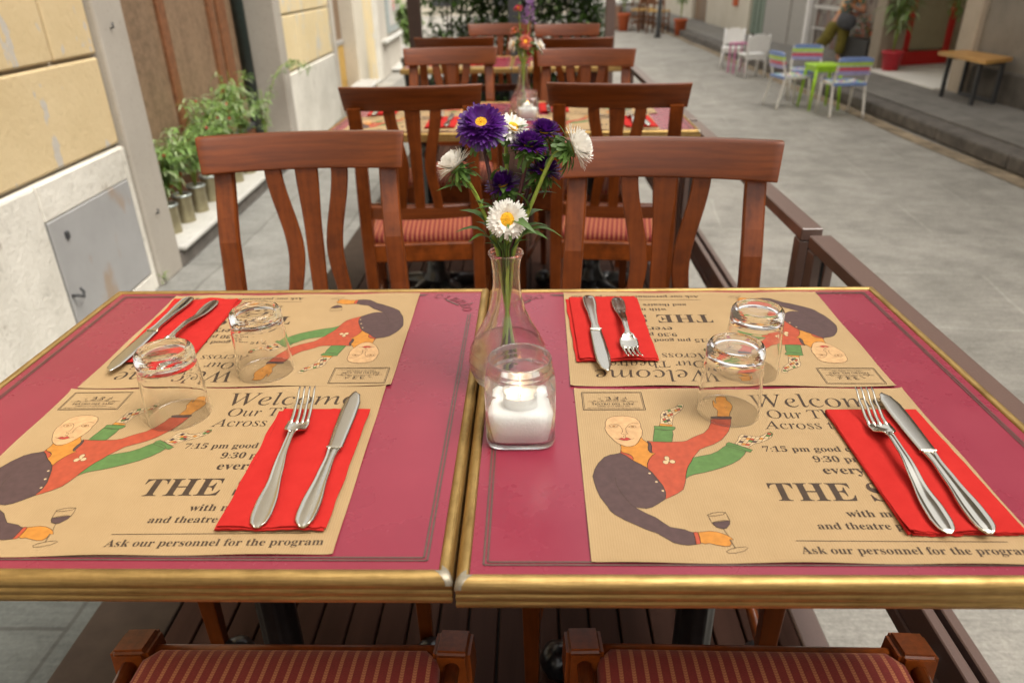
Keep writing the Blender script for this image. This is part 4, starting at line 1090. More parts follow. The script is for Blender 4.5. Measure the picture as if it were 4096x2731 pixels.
# ------------------------------------------------------------ restaurant chair (sitter looks along +Y)
def make_chair(name='wooden_chair'):
    t = empty(name)
    Wd = [M['wood_x'], M['wood_y'], M['wood_z']]
    def back_y(z): return interp([(0.0, -0.255), (0.30, -0.215), (0.46, -0.208), (0.70, -0.232), (0.94, -0.292)], z)
    ZT = 0.938
    # rear posts: one curved piece from the floor to the top rail
    for s in (-1, 1):
        q = MB(); rings = []
        for i in range(19):
            z = lerp(0.0, 0.880, i / 18); y = back_y(z)
            x = s * interp([(0, 0.172), (0.45, 0.176), (0.86, 0.1655)], z)
            w = interp([(0, 0.024), (0.4, 0.038), (0.6, 0.038), (0.87, 0.038)], z) / 2; d = interp([(0, 0.024), (0.45, 0.036), (0.87, 0.022)], z) / 2
            c = 0.003
            rings.append([Vector((x + a * w, y + b2 * d, z)) for a, b2 in ((-1, -1 + c / d), (-1 + c / w, -1), (1 - c / w, -1), (1, -1 + c / d), (1, 1 - c / d), (1 - c / w, 1), (-1 + c / w, 1), (-1, 1 - c / d))])
        q.rings(rings, 2, False); q.build('back_post', Wd, t)
    # top rail, curved in plan and flared
    q = MB(); rings = []
    for i in range(25):
        u = -1 + i / 12
        bow = -0.026 * (1 - u * u)
        ring = []
        for zz, off, th in ((0.0, 0.0, 1), (0.004, -0.0, 1), (0.035, -0.010, 1), (0.062, -0.019, 1), (0.068, -0.021, .8), (0.068, -0.021, -0.8), (0.062, -0.019, -1), (0.035, -0.010, -1), (0.004, 0.0, -1), (0.0, 0, -1)):
            x = u * (0.1965 + 0.0085 * zz / 0.08)
            ring.append(Vector((x, -0.258 + off + bow + 0.012 + th * 0.0115, ZT - 0.068 + zz)))
        rings.append(ring)
    q.rings(rings, 0, True); tr = q.build('top_rail', Wd, t, bevel=0.002)
    for p in tr.data.polygons: p.use_smooth = True
    # lower back rail
    q = MB(); rings = []
    for i in range(13):
        u = -1 + i / 6; bow = -0.02 * (1 - u * u)
        y = back_y(0.555) + 0.006 + bow
        rings.append([Vector((u * 0.162, y + a, 0.555 + b2)) for a, b2 in ((-0.010, -0.02), (0.010, -0.02), (0.010, 0.018), (0.006, 0.022), (-0.006, 0.022), (-0.010, 0.018))])
    q.rings(rings, 0, False); q.build('lower_rail', Wd, t, bevel=0.0015)
    # splats
    for s in (-1, 0, 1):
        q = MB(); rings = []
        for i in range(21):
            k = i / 20; z = lerp(0.572, 0.874, k)
            u = s * 0.25; bow = -0.022 * (1 - u * u)
            y = lerp(back_y(0.572) + 0.006, -0.250, k) + bow - 0.004 * math.sin(k * PI)
            if s: x = s * interp([(0, 0.056), (0.42, 0.0405), (1, 0.067)], k); w = interp([(0, 0.0145), (0.5, 0.0170), (1, 0.0168)], k)
            else: x = 0; w = interp([(0, 0.0155), (0.55, 0.0175), (1, 0.0230)], k)
            d = 0.0055
            rings.append([Vector((x + a * w, y + b2 * d, z)) for a, b2 in ((-1, -0.6), (-0.88, -1), (0.88, -1), (1, -0.6), (1, 0.6), (0.88, 1), (-0.88, 1), (-1, 0.6))])
        q.rings(rings, 2, False); q.build('splat', Wd, t)
    # seat frame
    q = MB(); q.box((0, 0.182, 0.418), (0.376, 0.022, 0.062), 0, bev=0.004); q.tube([(-0.185, 0.186, 0.452), (0.185, 0.186, 0.452)], 0.0085, 10, 0); q.build('front_rail', Wd, t)
    q = MB(); q.box((0, -0.205, 0.418), (0.32, 0.022, 0.062), 0, bev=0.004); q.build('rear_rail', Wd, t)
    for s in (-1, 1):
        q = MB()
        a, b2 = Vector((s * 0.178, -0.195, 0.418)), Vector((s * 0.198, 0.175, 0.418)); d = (b2 - a); T = Matrix.Translation((a + b2) / 2) @ Matrix.Rotation(-math.atan2(d.x, d.y), 4, 'Z')
        q.box((0, 0, 0), (0.022, d.length, 0.062), 1, M=T, bev=0.004)
        q.tube([a + Vector((s * 0.002, 0, 0.034)), b2 + Vector((s * 0.004, 0, 0.036))], 0.0095, 10, 1)
        q.build('side_rail', Wd, t)
        q = MB(); a2, b3 = Vector((s * 0.174, -0.225, 0.17)), Vector((s * 0.197, 0.185, 0.17)); q.tube([a2, b3], 0.010, 8, 1); q.build('stretcher', Wd, t)
    # front legs with raised corner blocks
    for s in (-1, 1):
        q = MB()
        rings = []
        for z, w in ((0.0, 0.024), (0.20, 0.030), (0.38, 0.038), (0.40, 0.045), (0.41, 0.047)):
            h = w / 2; x, y = s * 0.2015, 0.1865
            rings.append([Vector((x + a * h, y + b2 * h, z)) for a, b2 in ((-1, -1), (1, -1), (1, 1), (-1, 1))])
        q.rings(rings, 2, False)
        lg = q.build('leg', Wd, t, bevel=0.002)
        q = MB(); bm = bmesh.new(); bmesh.ops.create_cube(bm, size=1)
        for v in bm.verts:
            top = v.co.z > 0; v.co = Vector((v.co.x * (0.046 if top else 0.050), v.co.y * (0.050 if top else 0.056), 0.0355 * (1 if top else -1) / 1.0 - (0.010 if top and v.co.y > 0 else 0)))
        bmesh.ops.bevel(bm, geom=list(bm.edges), offset=0.006, segments=3, affect='EDGES')
        q.bm(bm, 2, Matrix.Translation((s * 0.2015, 0.1865, 0.442)) @ Matrix.Rotation(s * -0.04, 4, 'Z'))
        cb = q.build('corner_block', Wd, lg)
    # upholstered seat
    q = MB(); rings = []; N = 44
    def outl(k, ins):
        # rounded trapezoid with cut front corners
        P = [(-0.186, 0.166), (-0.170, 0.182), (0.170, 0.182), (0.186, 0.166), (0.187, 0.1), (0.171, -0.190), (-0.171, -0.190), (-0.187, 0.1)]
        pts = []
        n = len(P)
        for i in range(n):
            a, b2 = Vector(P[i]), Vector(P[(i + 1) % n])
            for j in range(6): pts.append(a.lerp(b2, j / 6))
        return [Vector((p.x * (1 - ins), (p.y + 0.01) * (1 - ins) - 0.01, k)) for p in pts]
    q.rings([outl(0.425, 0.0), outl(0.450, 0.0), outl(0.462, 0.012), outl(0.467, 0.045), outl(0.4705, 0.12), outl(0.473, 0.30), outl(0.4745, 0.6), outl(0.475, 0.9)], 0, True)
    q.build('seat_cushion', M['cloth'], t)
    return t

# ------------------------------------------------------------ asters
def frame_to(dirv, roll_=0.0):
    return Vector(dirv).normalized().to_track_quat('Z', 'Y').to_matrix().to_4x4() @ Matrix.Rotation(roll_, 4, 'Z')
def petal(mb, T, L, w, tilt, curve, mi=0, r0=0.004, roll_=0.0):
    vs = []; n = 4
    for i in range(n + 1):
        t = i / n; a = tilt + curve * t
        r = r0 + L * t * math.cos(tilt + curve * t * 0.5); z = L * t * math.sin(tilt + curve * t * 0.5)
        ww = w * (0.6, 0.92, 1.05, 1.0, 0.45)[i]
        for s in (-1, 0, 1): vs.append(Vector((r, s * ww / 2, z + (0.12 * ww if s else 0))))
    fs = []
    for i in range(n):
        for k in range(2): fs.append((i * 3 + k, i * 3 + k + 1, i * 3 + k + 4, i * 3 + k + 3))
    mb.add(vs, fs, mi, True, T)
def leaf_blade(mb, base, d, up_, L, w, droop=0.5, mi=0, n=5):
    d = Vector(d).normalized(); side = d.cross(Vector(up_)).normalized(); nrm = side.cross(d)
    vs = []
    for i in range(n + 1):
        t = i / n
        p = Vector(base) + d * L * t - nrm * (-0.15 * L * math.sin(t * PI) + droop * L * t * t * 0.5)
        ww = w * math.sin(PI * min(1, 0.12 + t * 0.88)) ** 0.8 if i < n else 0.0
        for s in (-1, 0, 1): vs.append(p + side * s * ww / 2 + nrm * (0.18 * ww if s else 0))
    fs = []
    for i in range(n):
        for k in range(2): fs.append((i * 3 + k, i * 3 + k + 1, i * 3 + k + 4, i * 3 + k + 3))
    mb.add(vs, fs, mi, True)
def make_aster(name, head, face, rad, mat, stem_pts, label, seed=0, layers=4, disc=0.36, stem_mat='stem', per=24, group='asters in the vase on the nearest tables', leaves=3, cup=0.2, tmax=0.8, tmin=-0.10, base_leaf=True, closed=False, simple_=False):
    """head: world position of the bloom; face: direction it looks; stem_pts end at the head"""
    r2 = random.Random(seed)
    head = Vector(head); t = empty(name, head, 0, label, 'flower', group)
    T0 = frame_to(face, r2.random() * 6)
    q = MB()
    for k in range(layers):
        f = k / max(1, layers - 1)
        n = int(per * 1.55 * (1.0 - 0.25 * f))
        for i in range(n):
            a = 2 * PI * (i + 0.5 * (k % 2) + r2.uniform(-.22, .22)) / n
            L = rad * lerp(1.0, 0.62, f) * r2.uniform(0.90, 1.05) - rad * disc * 0.5
            tilt = lerp(tmin, tmax, f) + cup * (0.5 if k else 0) + r2.uniform(-.12, .12)
            petal(q, T0 @ Matrix.Rotation(a, 4, 'Z') @ Matrix.Translation((0, 0, rad * 0.06 * k)), L, rad * r2.uniform(0.125, 0.17), tilt, r2.uniform(-0.25, 0.75) if k else r2.uniform(-.4, .25), 0, rad * disc * lerp(0.72, 0.55, f))
    q.build('petals', mat, t)
    q = MB()
    dr = rad * disc
    q.lathe([(0, -0.02 * rad), (dr * 0.9, -0.01 * rad), (dr, 0.10 * rad), (dr * 0.8, 0.20 * rad), (dr * 0.4, 0.24 * rad), (0, 0.22 * rad)], 20, M=T0)
    if not simple_:
        for i in range(90):
            rr = dr * math.sqrt((i + .5) / 90) * 0.97; a = i * 2.399963
            q.lathe([(0, 0), (dr * 0.075, 0.0), (dr * 0.06, dr * 0.16), (0, dr * 0.2)], 5, M=T0 @ Matrix.Translation((rr * math.cos(a), rr * math.sin(a), rad * (0.21 - 0.13 * (rr / dr) ** 2))))
    q.build('flower_centre', M['pollen'], t)
    q = MB()
    q.lathe([(0, -0.42 * rad), (0.12 * rad, -0.38 * rad), (0.36 * rad, -0.12 * rad), (0.42 * rad, -0.02 * rad), (0, 0.0)], 14, M=T0)
    for k in range(3 if not simple_ else 1):
        n = 11
        for i in range(n):
            a = 2 * PI * (i + 0.5 * k + r2.uniform(-.2, .2)) / n
            Tm = T0 @ Matrix.Rotation(a, 4, 'Z') @ Matrix.Translation((0, 0, -rad * (0.10 + 0.11 * k)))
            petal(q, Tm, rad * r2.uniform(0.50, 1.0), rad * r2.uniform(0.15, 0.25), r2.uniform(-0.55, 0.15) - 0.22 * k, r2.uniform(-0.9, 0.2), 0, rad * 0.26)
    q.build('sepals', M['leaf'], t)
    q = MB(); z0 = T0 @ Vector((0, 0, -0.40 * rad))
    P = catmull([Vector(p) - head for p in stem_pts] + [z0 * 2.2, z0], 6)
    q.tube(P, [lerp(0.0024, 0.0022, i / (len(P) - 1)) for i in range(len(P))], 8)
    q.build('stem', M[stem_mat], t)
    q = MB()
    for i in range(leaves + 2 if leaves else 0):
        k = int(lerp(len(P) * 0.50, len(P) * 0.93, (i + r2.random() * .6) / max(1, leaves + 2)))
        k = min(k, len(P) - 2)
        d = (P[k + 1] - P[k]).normalized(); a = r2.random() * 2 * PI
        o = Vector((math.cos(a), math.sin(a), 0)); L = r2.uniform(0.024, 0.046)
        leaf_blade(q, P[k], d * 0.8 + o * 0.8, o * -1 + Vector((0, 0, 1)), L, L * r2.uniform(0.22, 0.34), r2.uniform(0.1, 0.9), 0)
    if leaves: q.build('leaves', M['leaf'], t, fixn=False)
    return t
# ------------------------------------------------------------ table rows
TB = []
def table_at(proto, x, y, rz, label):
    if proto.get('used'): o = copy_tree(proto)
    else: o = proto; o['used'] = 1
    o.location = (x, y, 0); o.rotation_euler = (0, 0, rz); o['label'] = label; return o
tL = make_table('restaurant_table', '', 'fr'); tR = make_table('restaurant_table', '', 'fl')
index_kids()
def near_right(x, y, rz): return (x - TW * math.cos(rz), y - TW * math.sin(rz), rz)
table_at(tL, *near_right(-0.0132, 0.012, 0.0023), 'nearest left magenta table with worn brass edging')
table_at(tR, 0.0141, 0.0069, 0.0046, 'nearest right magenta table with brass edging carrying the candle jar and flower vase')
R2, R3 = (-0.6324 + 0.0122, 1.9709 + 0.0122, -0.0062), (-0.673 + 0.0122, 3.8344 + 0.0122, -0.0008)
GAP = 0.0273
for (x, y, rz), nm in ((R2, 'second'), (R3, 'farthest')):
    table_at(tL, x, y, rz, f'left table of the {nm} row, brass edged, partly hidden by chair backs')
    table_at(tR, x + (TW + GAP) * math.cos(rz), y + (TW + GAP) * math.sin(rz), rz, f'right table of the {nm} row, brass edged, partly hidden by chair backs')
for o in (tL, tR):
    if 'used' in o: del o['used']
for o in list(bpy.data.objects):
    if 'used' in o: del o['used']

# ------------------------------------------------------------ chairs
ch = make_chair(); index_kids(); first = [True]
def chair_at(x, y, rz, label):
    o = ch if first[0] else copy_tree(ch); first[0] = False
    o.location = (x, y, 0); o.rotation_euler = (0, 0, rz); tag(o, label, 'chair', 'wooden slat back chairs at the tables')
    return o
chair_at(-0.232, -0.012, 0.005, 'wooden chair with red striped seat tucked under the near edge of the left table')
chair_at(0.331, -0.008, -0.01, 'wooden chair with red striped seat tucked under the near edge of the right table')
chair_at(-0.365, 0.732, PI + 0.096, 'reddish wooden chair facing us across the nearest left table')
chair_at(0.288, 0.632, PI - 0.12, 'reddish wooden chair facing us across the nearest right table, beside the brown railing')
chair_at(-0.295, 1.96, 0.07, "chair seen from behind, orange seat, at the second row's left table")
chair_at(0.345, 1.955, -0.12, "chair seen from behind, orange seat, at the second row's right table")
chair_at(-0.280, 2.615, PI + 0.01, 'chair facing us beyond the left table of the second row')
chair_at(0.255, 2.47, PI - 0.14, 'chair facing us beyond the right table of the second row')
chair_at(-0.325, 3.752, 0.0, 'chair seen from behind at the left table of the farthest row')
chair_at(0.270, 3.59, -0.04, 'chair seen from behind at the right table of the farthest row')
chair_at(-0.135, 4.30, PI, 'chair facing us beyond the left table of the farthest row, half hidden by flowers')
chair_at(0.278, 4.14, PI - 0.03, 'chair facing us beyond the right table of the farthest row')

# ------------------------------------------------------------ placemats, napkins, cutlery
def on_table(o, x, y, rz, z=TZ): o.location = (x, y, z); o.rotation_euler = (0, 0, rz); return o
pm = make_placemat(); index_kids(); pmf = [True]
def mat_at(x, y, rz, label):
    o = pm if pmf[0] else copy_tree(pm); pmf[0] = False
    on_table(o, x, y, rz); tag(o, label, 'placemat', 'printed kraft paper placemats'); return o
mat_at(-0.513, 0.023, 0.0175, 'kraft paper placemat with acrobat print upright on the near half of the left table')
mat_at(0.1205, 0.021, 0.0, 'kraft paper placemat with acrobat print upright on the near half of the right table')
mat_at(-0.1145, 0.6265, PI + 0.012, 'kraft paper placemat lying upside down on the far half of the left table')
mat_at(0.5215, 0.6205, PI - 0.010, 'kraft paper placemat lying upside down on the far half of the right table')

nk = [make_napkin(1), make_napkin(5), make_napkin(9), make_napkin(14)]
def nap(o, x, y, rz, label): on_table(o, x, y, rz, TZ + 0.0016); tag(o, label, 'napkin', 'folded red paper napkins')
nap(nk[0], -0.1755, 0.163, 0.0, 'folded red paper napkin under fork and knife on the near left placemat')
nap(nk[1], 0.4620, 0.160, 0.0, 'folded red paper napkin under fork and knife on the near right placemat')
nap(nk[2], -0.4515, 0.492, PI + 0.03, 'folded red paper napkin on the far left placemat, half behind a glass')
nap(nk[3], 0.1815, 0.494, 0.02, 'folded red paper napkin on the far right placemat beside the vase')
fk, kn = make_fork(), make_knife(); index_kids(); ff = [True, True]
def cut(proto, i, x, y, rz, label, tilt=0.0):
    o = proto if ff[i] else copy_tree(proto); ff[i] = False
    o.location = (x, y, TZ + 0.0050); o.rotation_euler = (tilt, 0, rz)
    tag(o, label, ('fork', 'knife')[i], 'steel cutlery on the napkins'); return o
def aim(x0, y0, x1, y1): return math.atan2(-(x1 - x0), y1 - y0)
cut(fk, 0, -0.188, 0.056, aim(-0.188, 0.056, -0.201, 0.285), 'steel fork with tines up on the near left red napkin')
cut(kn, 1, -0.145, 0.056, aim(-0.145, 0.056, -0.1455, 0.30), 'steel knife on the near left red napkin')
cut(fk, 0, 0.443, 0.051, aim(0.443, 0.051, 0.455, 0.275), 'steel fork with tines up on the near right red napkin')
cut(kn, 1, 0.478, 0.050, aim(0.478, 0.050, 0.4875, 0.29), 'steel knife on the near right red napkin')
cut(kn, 1, 0.1565, 0.592, aim(0.157, 0.593, 0.1625, 0.345), 'steel knife pointing towards us on the far right red napkin')
cut(fk, 0, 0.2012, 0.587, aim(0.201, 0.587, 0.2005, 0.40), 'steel fork with tines towards us on the far right red napkin')
cut(kn, 1, -0.4795, 0.596, aim(-0.4795, 0.596, -0.4868, 0.36), 'steel knife pointing towards us on the far left red napkin')
cut(fk, 0, -0.4350, 0.585, aim(-0.435, 0.585, -0.4405, 0.37), 'steel fork on the far left red napkin, half behind a glass')

gl = make_tumbler(); gfirst = [True]
def glass_at(x, y, label, z=TZ + 0.0014):
    o = gl if gfirst[0] else gl.copy()
    if not gfirst[0]: COL.objects.link(o)
    gfirst[0] = False
    o.location = (x, y, z); o.rotation_euler = (0, 0, rnd.random() * 6); tag(o, label, 'drinking glass', 'upturned drinking glasses'); return o
glass_at(-0.3525, 0.262, 'upturned clear tumbler straddling the seam of the two left placemats')
glass_at(-0.2842, 0.370, 'upturned clear tumbler on the far left placemat, beside the printed arm')
glass_at(0.2985, 0.269, 'upturned clear tumbler straddling the seam of the two right placemats')
glass_at(0.3495, 0.366, 'upturned clear tumbler on the far right placemat, partly behind another tumbler')

j1 = make_jar('square glass jar of white salt with a tealight in front of the nearest vase'); on_table(j1, 0.0555, 0.2265, 0.02)
v1 = make_vase('clear carafe vase holding purple and white asters on the nearest tables'); on_table(v1, 0.0385, 0.341, 0.0)
index_kids()
j2 = copy_tree(j1); on_table(j2, 0.0535, 2.224, 0.02); j2['label'] = 'square glass jar of white salt with a glowing tealight on the second row'
v2 = copy_tree(v1); on_table(v2, 0.037, 2.33, 0.3); v2['label'] = 'clear carafe vase holding coral and lavender flowers on the second row of tables'

# things on the second and third rows
o = None
def cp(p): return copy_tree(p)
index_kids()
for k, (x, y, rz, lab) in enumerate(((-0.575, 2.00, 0.01, 'placemat on the near half of the left table of the second row'), (0.09, 1.995, -0.01, 'placemat on the near half of the right table of the second row'),
        (-0.135, 2.60, PI, 'placemat on the far half of the left table of the second row'), (0.53, 2.595, PI, 'placemat on the far half of the right table of the second row'),
        (-0.60, 3.87, 0.0, 'placemat on the near half of the left table of the farthest row'), (0.06, 3.87, 0.0, 'placemat on the near half of the right table of the farthest row'),
        (-0.16, 4.47, PI, 'placemat on the far half of the left table of the farthest row'), (0.49, 4.47, PI, 'placemat on the far half of the right table of the farthest row'))):
    c = cp(pm); on_table(c, x, y, rz); c['label'] = 'kraft paper ' + lab
for k, (x, y, rz, lab) in enumerate(((-0.245, 2.16, 0.0, 'on the near half of the left table of the second row'), (0.435, 2.13, 0.0, 'on the near half of the right table of the second row'),
        (-0.50, 2.43, 0.05, 'on the far half of the left table of the second row'), (0.155, 2.45, 0.0, 'on the far half of the right table of the second row'),
        (-0.26, 4.05, 0.0, 'on the near half of the left table of the farthest row'), (0.38, 4.05, 0.0, 'on the near half of the right table of the farthest row'),
        (-0.52, 4.30, 0.0, 'on the far half of the left table of the farthest row'), (0.14, 4.30, 0.0, 'on the far half of the right table of the farthest row'))):
    c = cp(nk[k % 4]); on_table(c, x, y, rz, TZ + 0.0016); c['label'] = 'red paper napkin ' + lab
    far = k in (2, 3, 6, 7)
    row = 'second row' if k < 4 else 'farthest row'; side = 'left' if k % 2 == 0 else 'right'; half = 'far' if far else 'near'
    for i, (pr, dx) in enumerate(((fk, -0.018), (kn, 0.022))):
        if k > 3: break
        c = cp(pr); sgn = -1 if far else 1
        c.location = (x + dx * sgn, y - 0.105 * sgn, TZ + 0.005); c.rotation_euler = (0, 0, PI if far else 0)
        c['label'] = f'steel {("fork", "knife")[i]} on the {half} napkin of the {side} table of the {row}'
for x, y, lab in ((-0.33, 2.26, 'left table of the second row'), (0.33, 2.24, 'right table of the second row'), (-0.35, 4.13, 'left table of the farthest row'), (0.28, 4.13, 'right table of the farthest row')):
    g = gl.copy(); COL.objects.link(g); g.location = (x, y, TZ + 0.0014); g['label'] = 'upturned clear tumbler on the ' + lab

# ------------------------------------------------------------ flowers in the near vase
VX, VY = 0.0385, 0.341
def stem_pts(head, face, side, low, back=0.0, bend=0.4):
    """from the water, through the neck, to just behind the bloom"""
    h = Vector(head); f = Vector(face).normalized()
    a = Vector((VX - side * 0.9, VY - back * 0.5, TZ + low)); nk_ = Vector((VX + side * 0.5, VY + back, TZ + 0.135)); rm = Vector((VX + side, VY + back, TZ + 0.176))
    m = rm.lerp(h - f * 0.02, 0.55) + Vector((0, 0, bend * 0.02))
    return [a, nk_, rm, m]
def aster(head, face, rad, mat, side, low, label, seed, **k):
    bk = k.pop('back', 0.0)
    return make_aster('aster_flower', head, face, rad, M[mat], stem_pts(head, face, side, low, bk), label, seed, **k)
aster((0.0155, 0.335, 1.069), (0.02, -0.62, 0.80), 0.0270, 'p_purple', -0.004, 0.03, 'large deep purple aster with yellow centre at the top of the nearest vase', 11, layers=5, per=40, stem_mat='stem_dark', disc=0.42, leaves=3, cup=0.05, tmin=-0.35, tmax=0.6)
aster((-0.013, 0.33, 1.026), (-0.62, 0.05, 0.78), 0.0225, 'p_white', -0.010, 0.035, 'cream white aster leaning out at the left side of the nearest vase', 12, per=30, layers=6, cup=0.15, tmin=0.30, tmax=1.25, disc=0.26, leaves=4)
aster((0.042, 0.312, 0.972), (0.03, -0.93, 0.36), 0.0215, 'p_white', 0.002, 0.02, 'white aster with yellow centre facing us above the nearest vase rim', 13, layers=3, per=30, leaves=3, back=-0.004, disc=0.45, cup=0.05, tmax=0.5)
aster((0.114, 0.335, 1.044), (0.93, -0.02, 0.36), 0.0255, 'p_white', 0.010, 0.03, 'white aster turned sideways on a bent stem at the right of the nearest vase', 14, per=30, layers=6, cup=0.15, tmin=0.30, tmax=1.25, disc=0.26, leaves=3)
aster((0.048, 0.365, 1.060), (0.35, -0.35, 0.75), 0.0215, 'p_white', 0.004, 0.03, 'white aster half hidden behind the large purple aster', 15, per=24, layers=3, tmax=0.6, back=0.006, leaves=2)
aster((0.066, 0.342, 1.045), (0.15, 0.02, 1.0), 0.0215, 'p_purple', 0.006, 0.03, 'small purple aster seen from the side between the white asters', 16, layers=5, per=34, cup=0.1, tmin=0.05, tmax=1.2, disc=0.26, stem_mat='stem_dark', back=0.003, leaves=2)
aster((0.083, 0.368, 1.054), (0.15, 0.0, 1.0), 0.0205, 'p_purple', 0.008, 0.03, 'small purple aster behind the others near the sideways white aster', 17, layers=5, per=34, cup=0.1, tmin=0.05, tmax=1.2, disc=0.26, stem_mat='stem_dark', back=0.007, leaves=1)
aster((0.037, 0.352, 0.999), (-0.28, -0.02, 0.95), 0.0215, 'p_purple', -0.002, 0.03, 'purple aster just above the white aster that faces us', 18, layers=5, per=34, cup=0.1, tmin=0.05, tmax=1.2, disc=0.26, stem_mat='stem_dark', back=0.002, leaves=2)
aster((0.083, 0.358, 1.014), (0.35, 0.0, 0.93), 0.0220, 'p_purple', 0.009, 0.03, 'low purple aster on the right beneath the bent stem', 19, layers=5, per=34, cup=0.1, tmin=0.05, tmax=1.2, disc=0.26, stem_mat='stem_dark', back=0.004, leaves=4)
# loose greenery at the vase mouth
q = MB(); r2 = random.Random(3)
for a, L, up_ in ((-2.9, 0.050, 0.30), (-2.6, 0.035, 0.10), (0.1, 0.060, -0.02), (0.35, 0.045, 0.25), (-0.4, 0.042, 0.10), (2.6, 0.030, 0.6), (0.9, 0.03, 0.7), (-1.6, 0.025, 0.8), (-1.2, 0.03, 0.9), (-2.0, 0.028, 0.7)):
    d = Vector((math.cos(a), math.sin(a), up_ + 0.15))
    st = Vector((0.008 * math.cos(a), 0.008 * math.sin(a), 0.0)); st2 = st + Vector((0.012 * math.cos(a), 0.012 * math.sin(a), 0.016))
    q.tube([Vector((0.002 * math.cos(a), 0.002 * math.sin(a), -0.06)), st, st2], 0.0011, 6)
    leaf_blade(q, st2, d, Vector((0, 0, 1)), L * 0.78, L * r2.uniform(0.20, 0.27), r2.uniform(0.2, 0.6))
    leaf_blade(q, st, d + Vector((0.3 * r2.uniform(-1, 1), 0.3, 0.5)), Vector((0, 0, 1)), L * 0.6, L * 0.14, 0.3)
o = q.build('leafy_sprig', M['leaf'], None, loc=(VX, VY, TZ + 0.178), fixn=False)
tag(o, 'narrow green leaves spilling over the rim of the nearest vase', 'leaves')

# flowers in the second vase
V2 = Vector((0.037, 2.33, 0))
def far_flower(head, face, rad, mat, label, seed, name='aster_flower', **k):
    h = Vector(head); s = (h.x - V2.x) * 0.15
    pts = [(V2.x - s, V2.y, TZ + 0.03), (V2.x + s * 0.6, V2.y, TZ + 0.14), (V2.x + s, V2.y, TZ + 0.176), tuple((Vector((V2.x + s, V2.y, TZ + 0.176)).lerp(h, 0.5) + Vector((0, 0, 0.02))))]
    return make_aster(name, head, face, rad, M[mat], pts, label, seed, simple_=True, layers=3, per=18, leaves=2, group='flowers in the farther vase', **k)
far_flower((0.047, 2.315, 1.000), (0, -0.9, 0.4), 0.026, 'p_coral', 'coral flower with yellow eye in the middle of the farther vase', 31)
far_flower((0.003, 2.33, 0.992), (-0.85, -0.2, 0.2), 0.030, 'p_white', 'cream flower hanging at the left of the farther vase', 32)
far_flower((0.096, 2.33, 0.986), (0.75, -0.1, 0.45), 0.030, 'p_white', 'cream flower hanging at the right of the farther vase', 33)
far_flower((0.009, 2.34, 1.036), (-0.3, -0.2, 0.9), 0.020, 'p_coral', 'small coral flower above the left cream flower in the farther vase', 34)
far_flower((0.022, 2.34, 1.108), (-0.2, -0.4, 0.9), 0.017, 'p_red', 'crimson flower at the top left of the farther vase', 35)
far_flower((0.050, 2.34, 1.026), (0.1, -0.4, 0.9), 0.014, 'p_red', 'small crimson bud behind the coral flower', 36)
far_flower((0.062, 2.325, 0.964), (0.3, -0.8, 0.2), 0.013, 'p_red', 'small crimson flower low in the farther vase', 37)
q = MB(); r2 = random.Random(8)
for i in range(140):
    k = r2.random(); z = lerp(1.055, 1.135, k); rr = lerp(0.030, 0.006, k) * r2.uniform(.3, 1); a = r2.random() * 2 * PI
    petal(q, Matrix.Translation((0.066 + rr * math.cos(a) - 0.012 * (1 - k), 2.34 + rr * math.sin(a), z)) @ Matrix.Rotation(a, 4, 'Z'), 0.012, 0.006, r2.uniform(-.3, .9), 0.3, 0, 0.0)
q.tube([(V2.x, V2.y, TZ + 0.03), (V2.x + 0.006, V2.y, TZ + 0.17), (0.066, 2.34, 1.12)], 0.0018, 6, 1)
o = q.build('lavender_spike', [M['p_lav'], M['stem']], fixn=False); tag(o, 'tall lavender flower spike at the top of the farther vase', 'flower', 'flowers in the farther vase')
# ------------------------------------------------------------ brown steel railing panels along the deck
def make_panel(y0, y1, label, xc=0.691):
    t = empty('railing_panel', (xc, y0, ZS), 0, label, 'railing', 'brown steel railing panels beside the tables'); L = y1 - y0
    zt = 0.70 - ZS; q = MB()
    q.box((0, L / 2, zt - 0.014), (0.047, L, 0.028), bev=0.002); q.build('top_rail', M['rail'], t)
    q = MB(); zl = 0.33 - ZS
    q.box((-0.0145, L / 2, zl - 0.045), (0.018, L - 0.08, 0.090), bev=0.002)
    q.box((0.0145, L / 2, zl - 0.045), (0.018, L - 0.08, 0.090), bev=0.002)
    q.box((0, L / 2, zl - 0.055), (0.012, L - 0.08, 0.07), 1)
    q.box((-0.0255, L / 2, zl - 0.072), (0.006, L - 0.08, 0.026), 0, bev=0.002)
    q.build('lower_rail', [M['rail'], M['rail_groove']], t)
    for yy in (0.022, L - 0.022):
        q = MB(); q.box((-0.0135, yy, (zt - 0.03) / 2), (0.020, 0.040, zt - 0.03), bev=0.002); q.box((0.0135, yy, (zt - 0.03) / 2), (0.020, 0.040, zt - 0.03), bev=0.002)
        q.box((0, yy, (zt - 0.03) / 2), (0.010, 0.034, zt - 0.034), 1)
        q.build('post', [M['rail'], M['rail_groove']], t)
        q = MB(); q.box((0, yy, 0.006), (0.10, 0.09, 0.012), bev=0.002); q.build('foot_plate', M['rail'], t)
    return t
make_panel(-1.6, 1.052, 'brown steel railing panel right beside the nearest right table')
make_panel(1.098, 2.42, 'brown steel railing panel beside the chair across the nearest right table')
make_panel(2.46, 4.45, 'farther brown steel railing panel ending by the farthest tables')

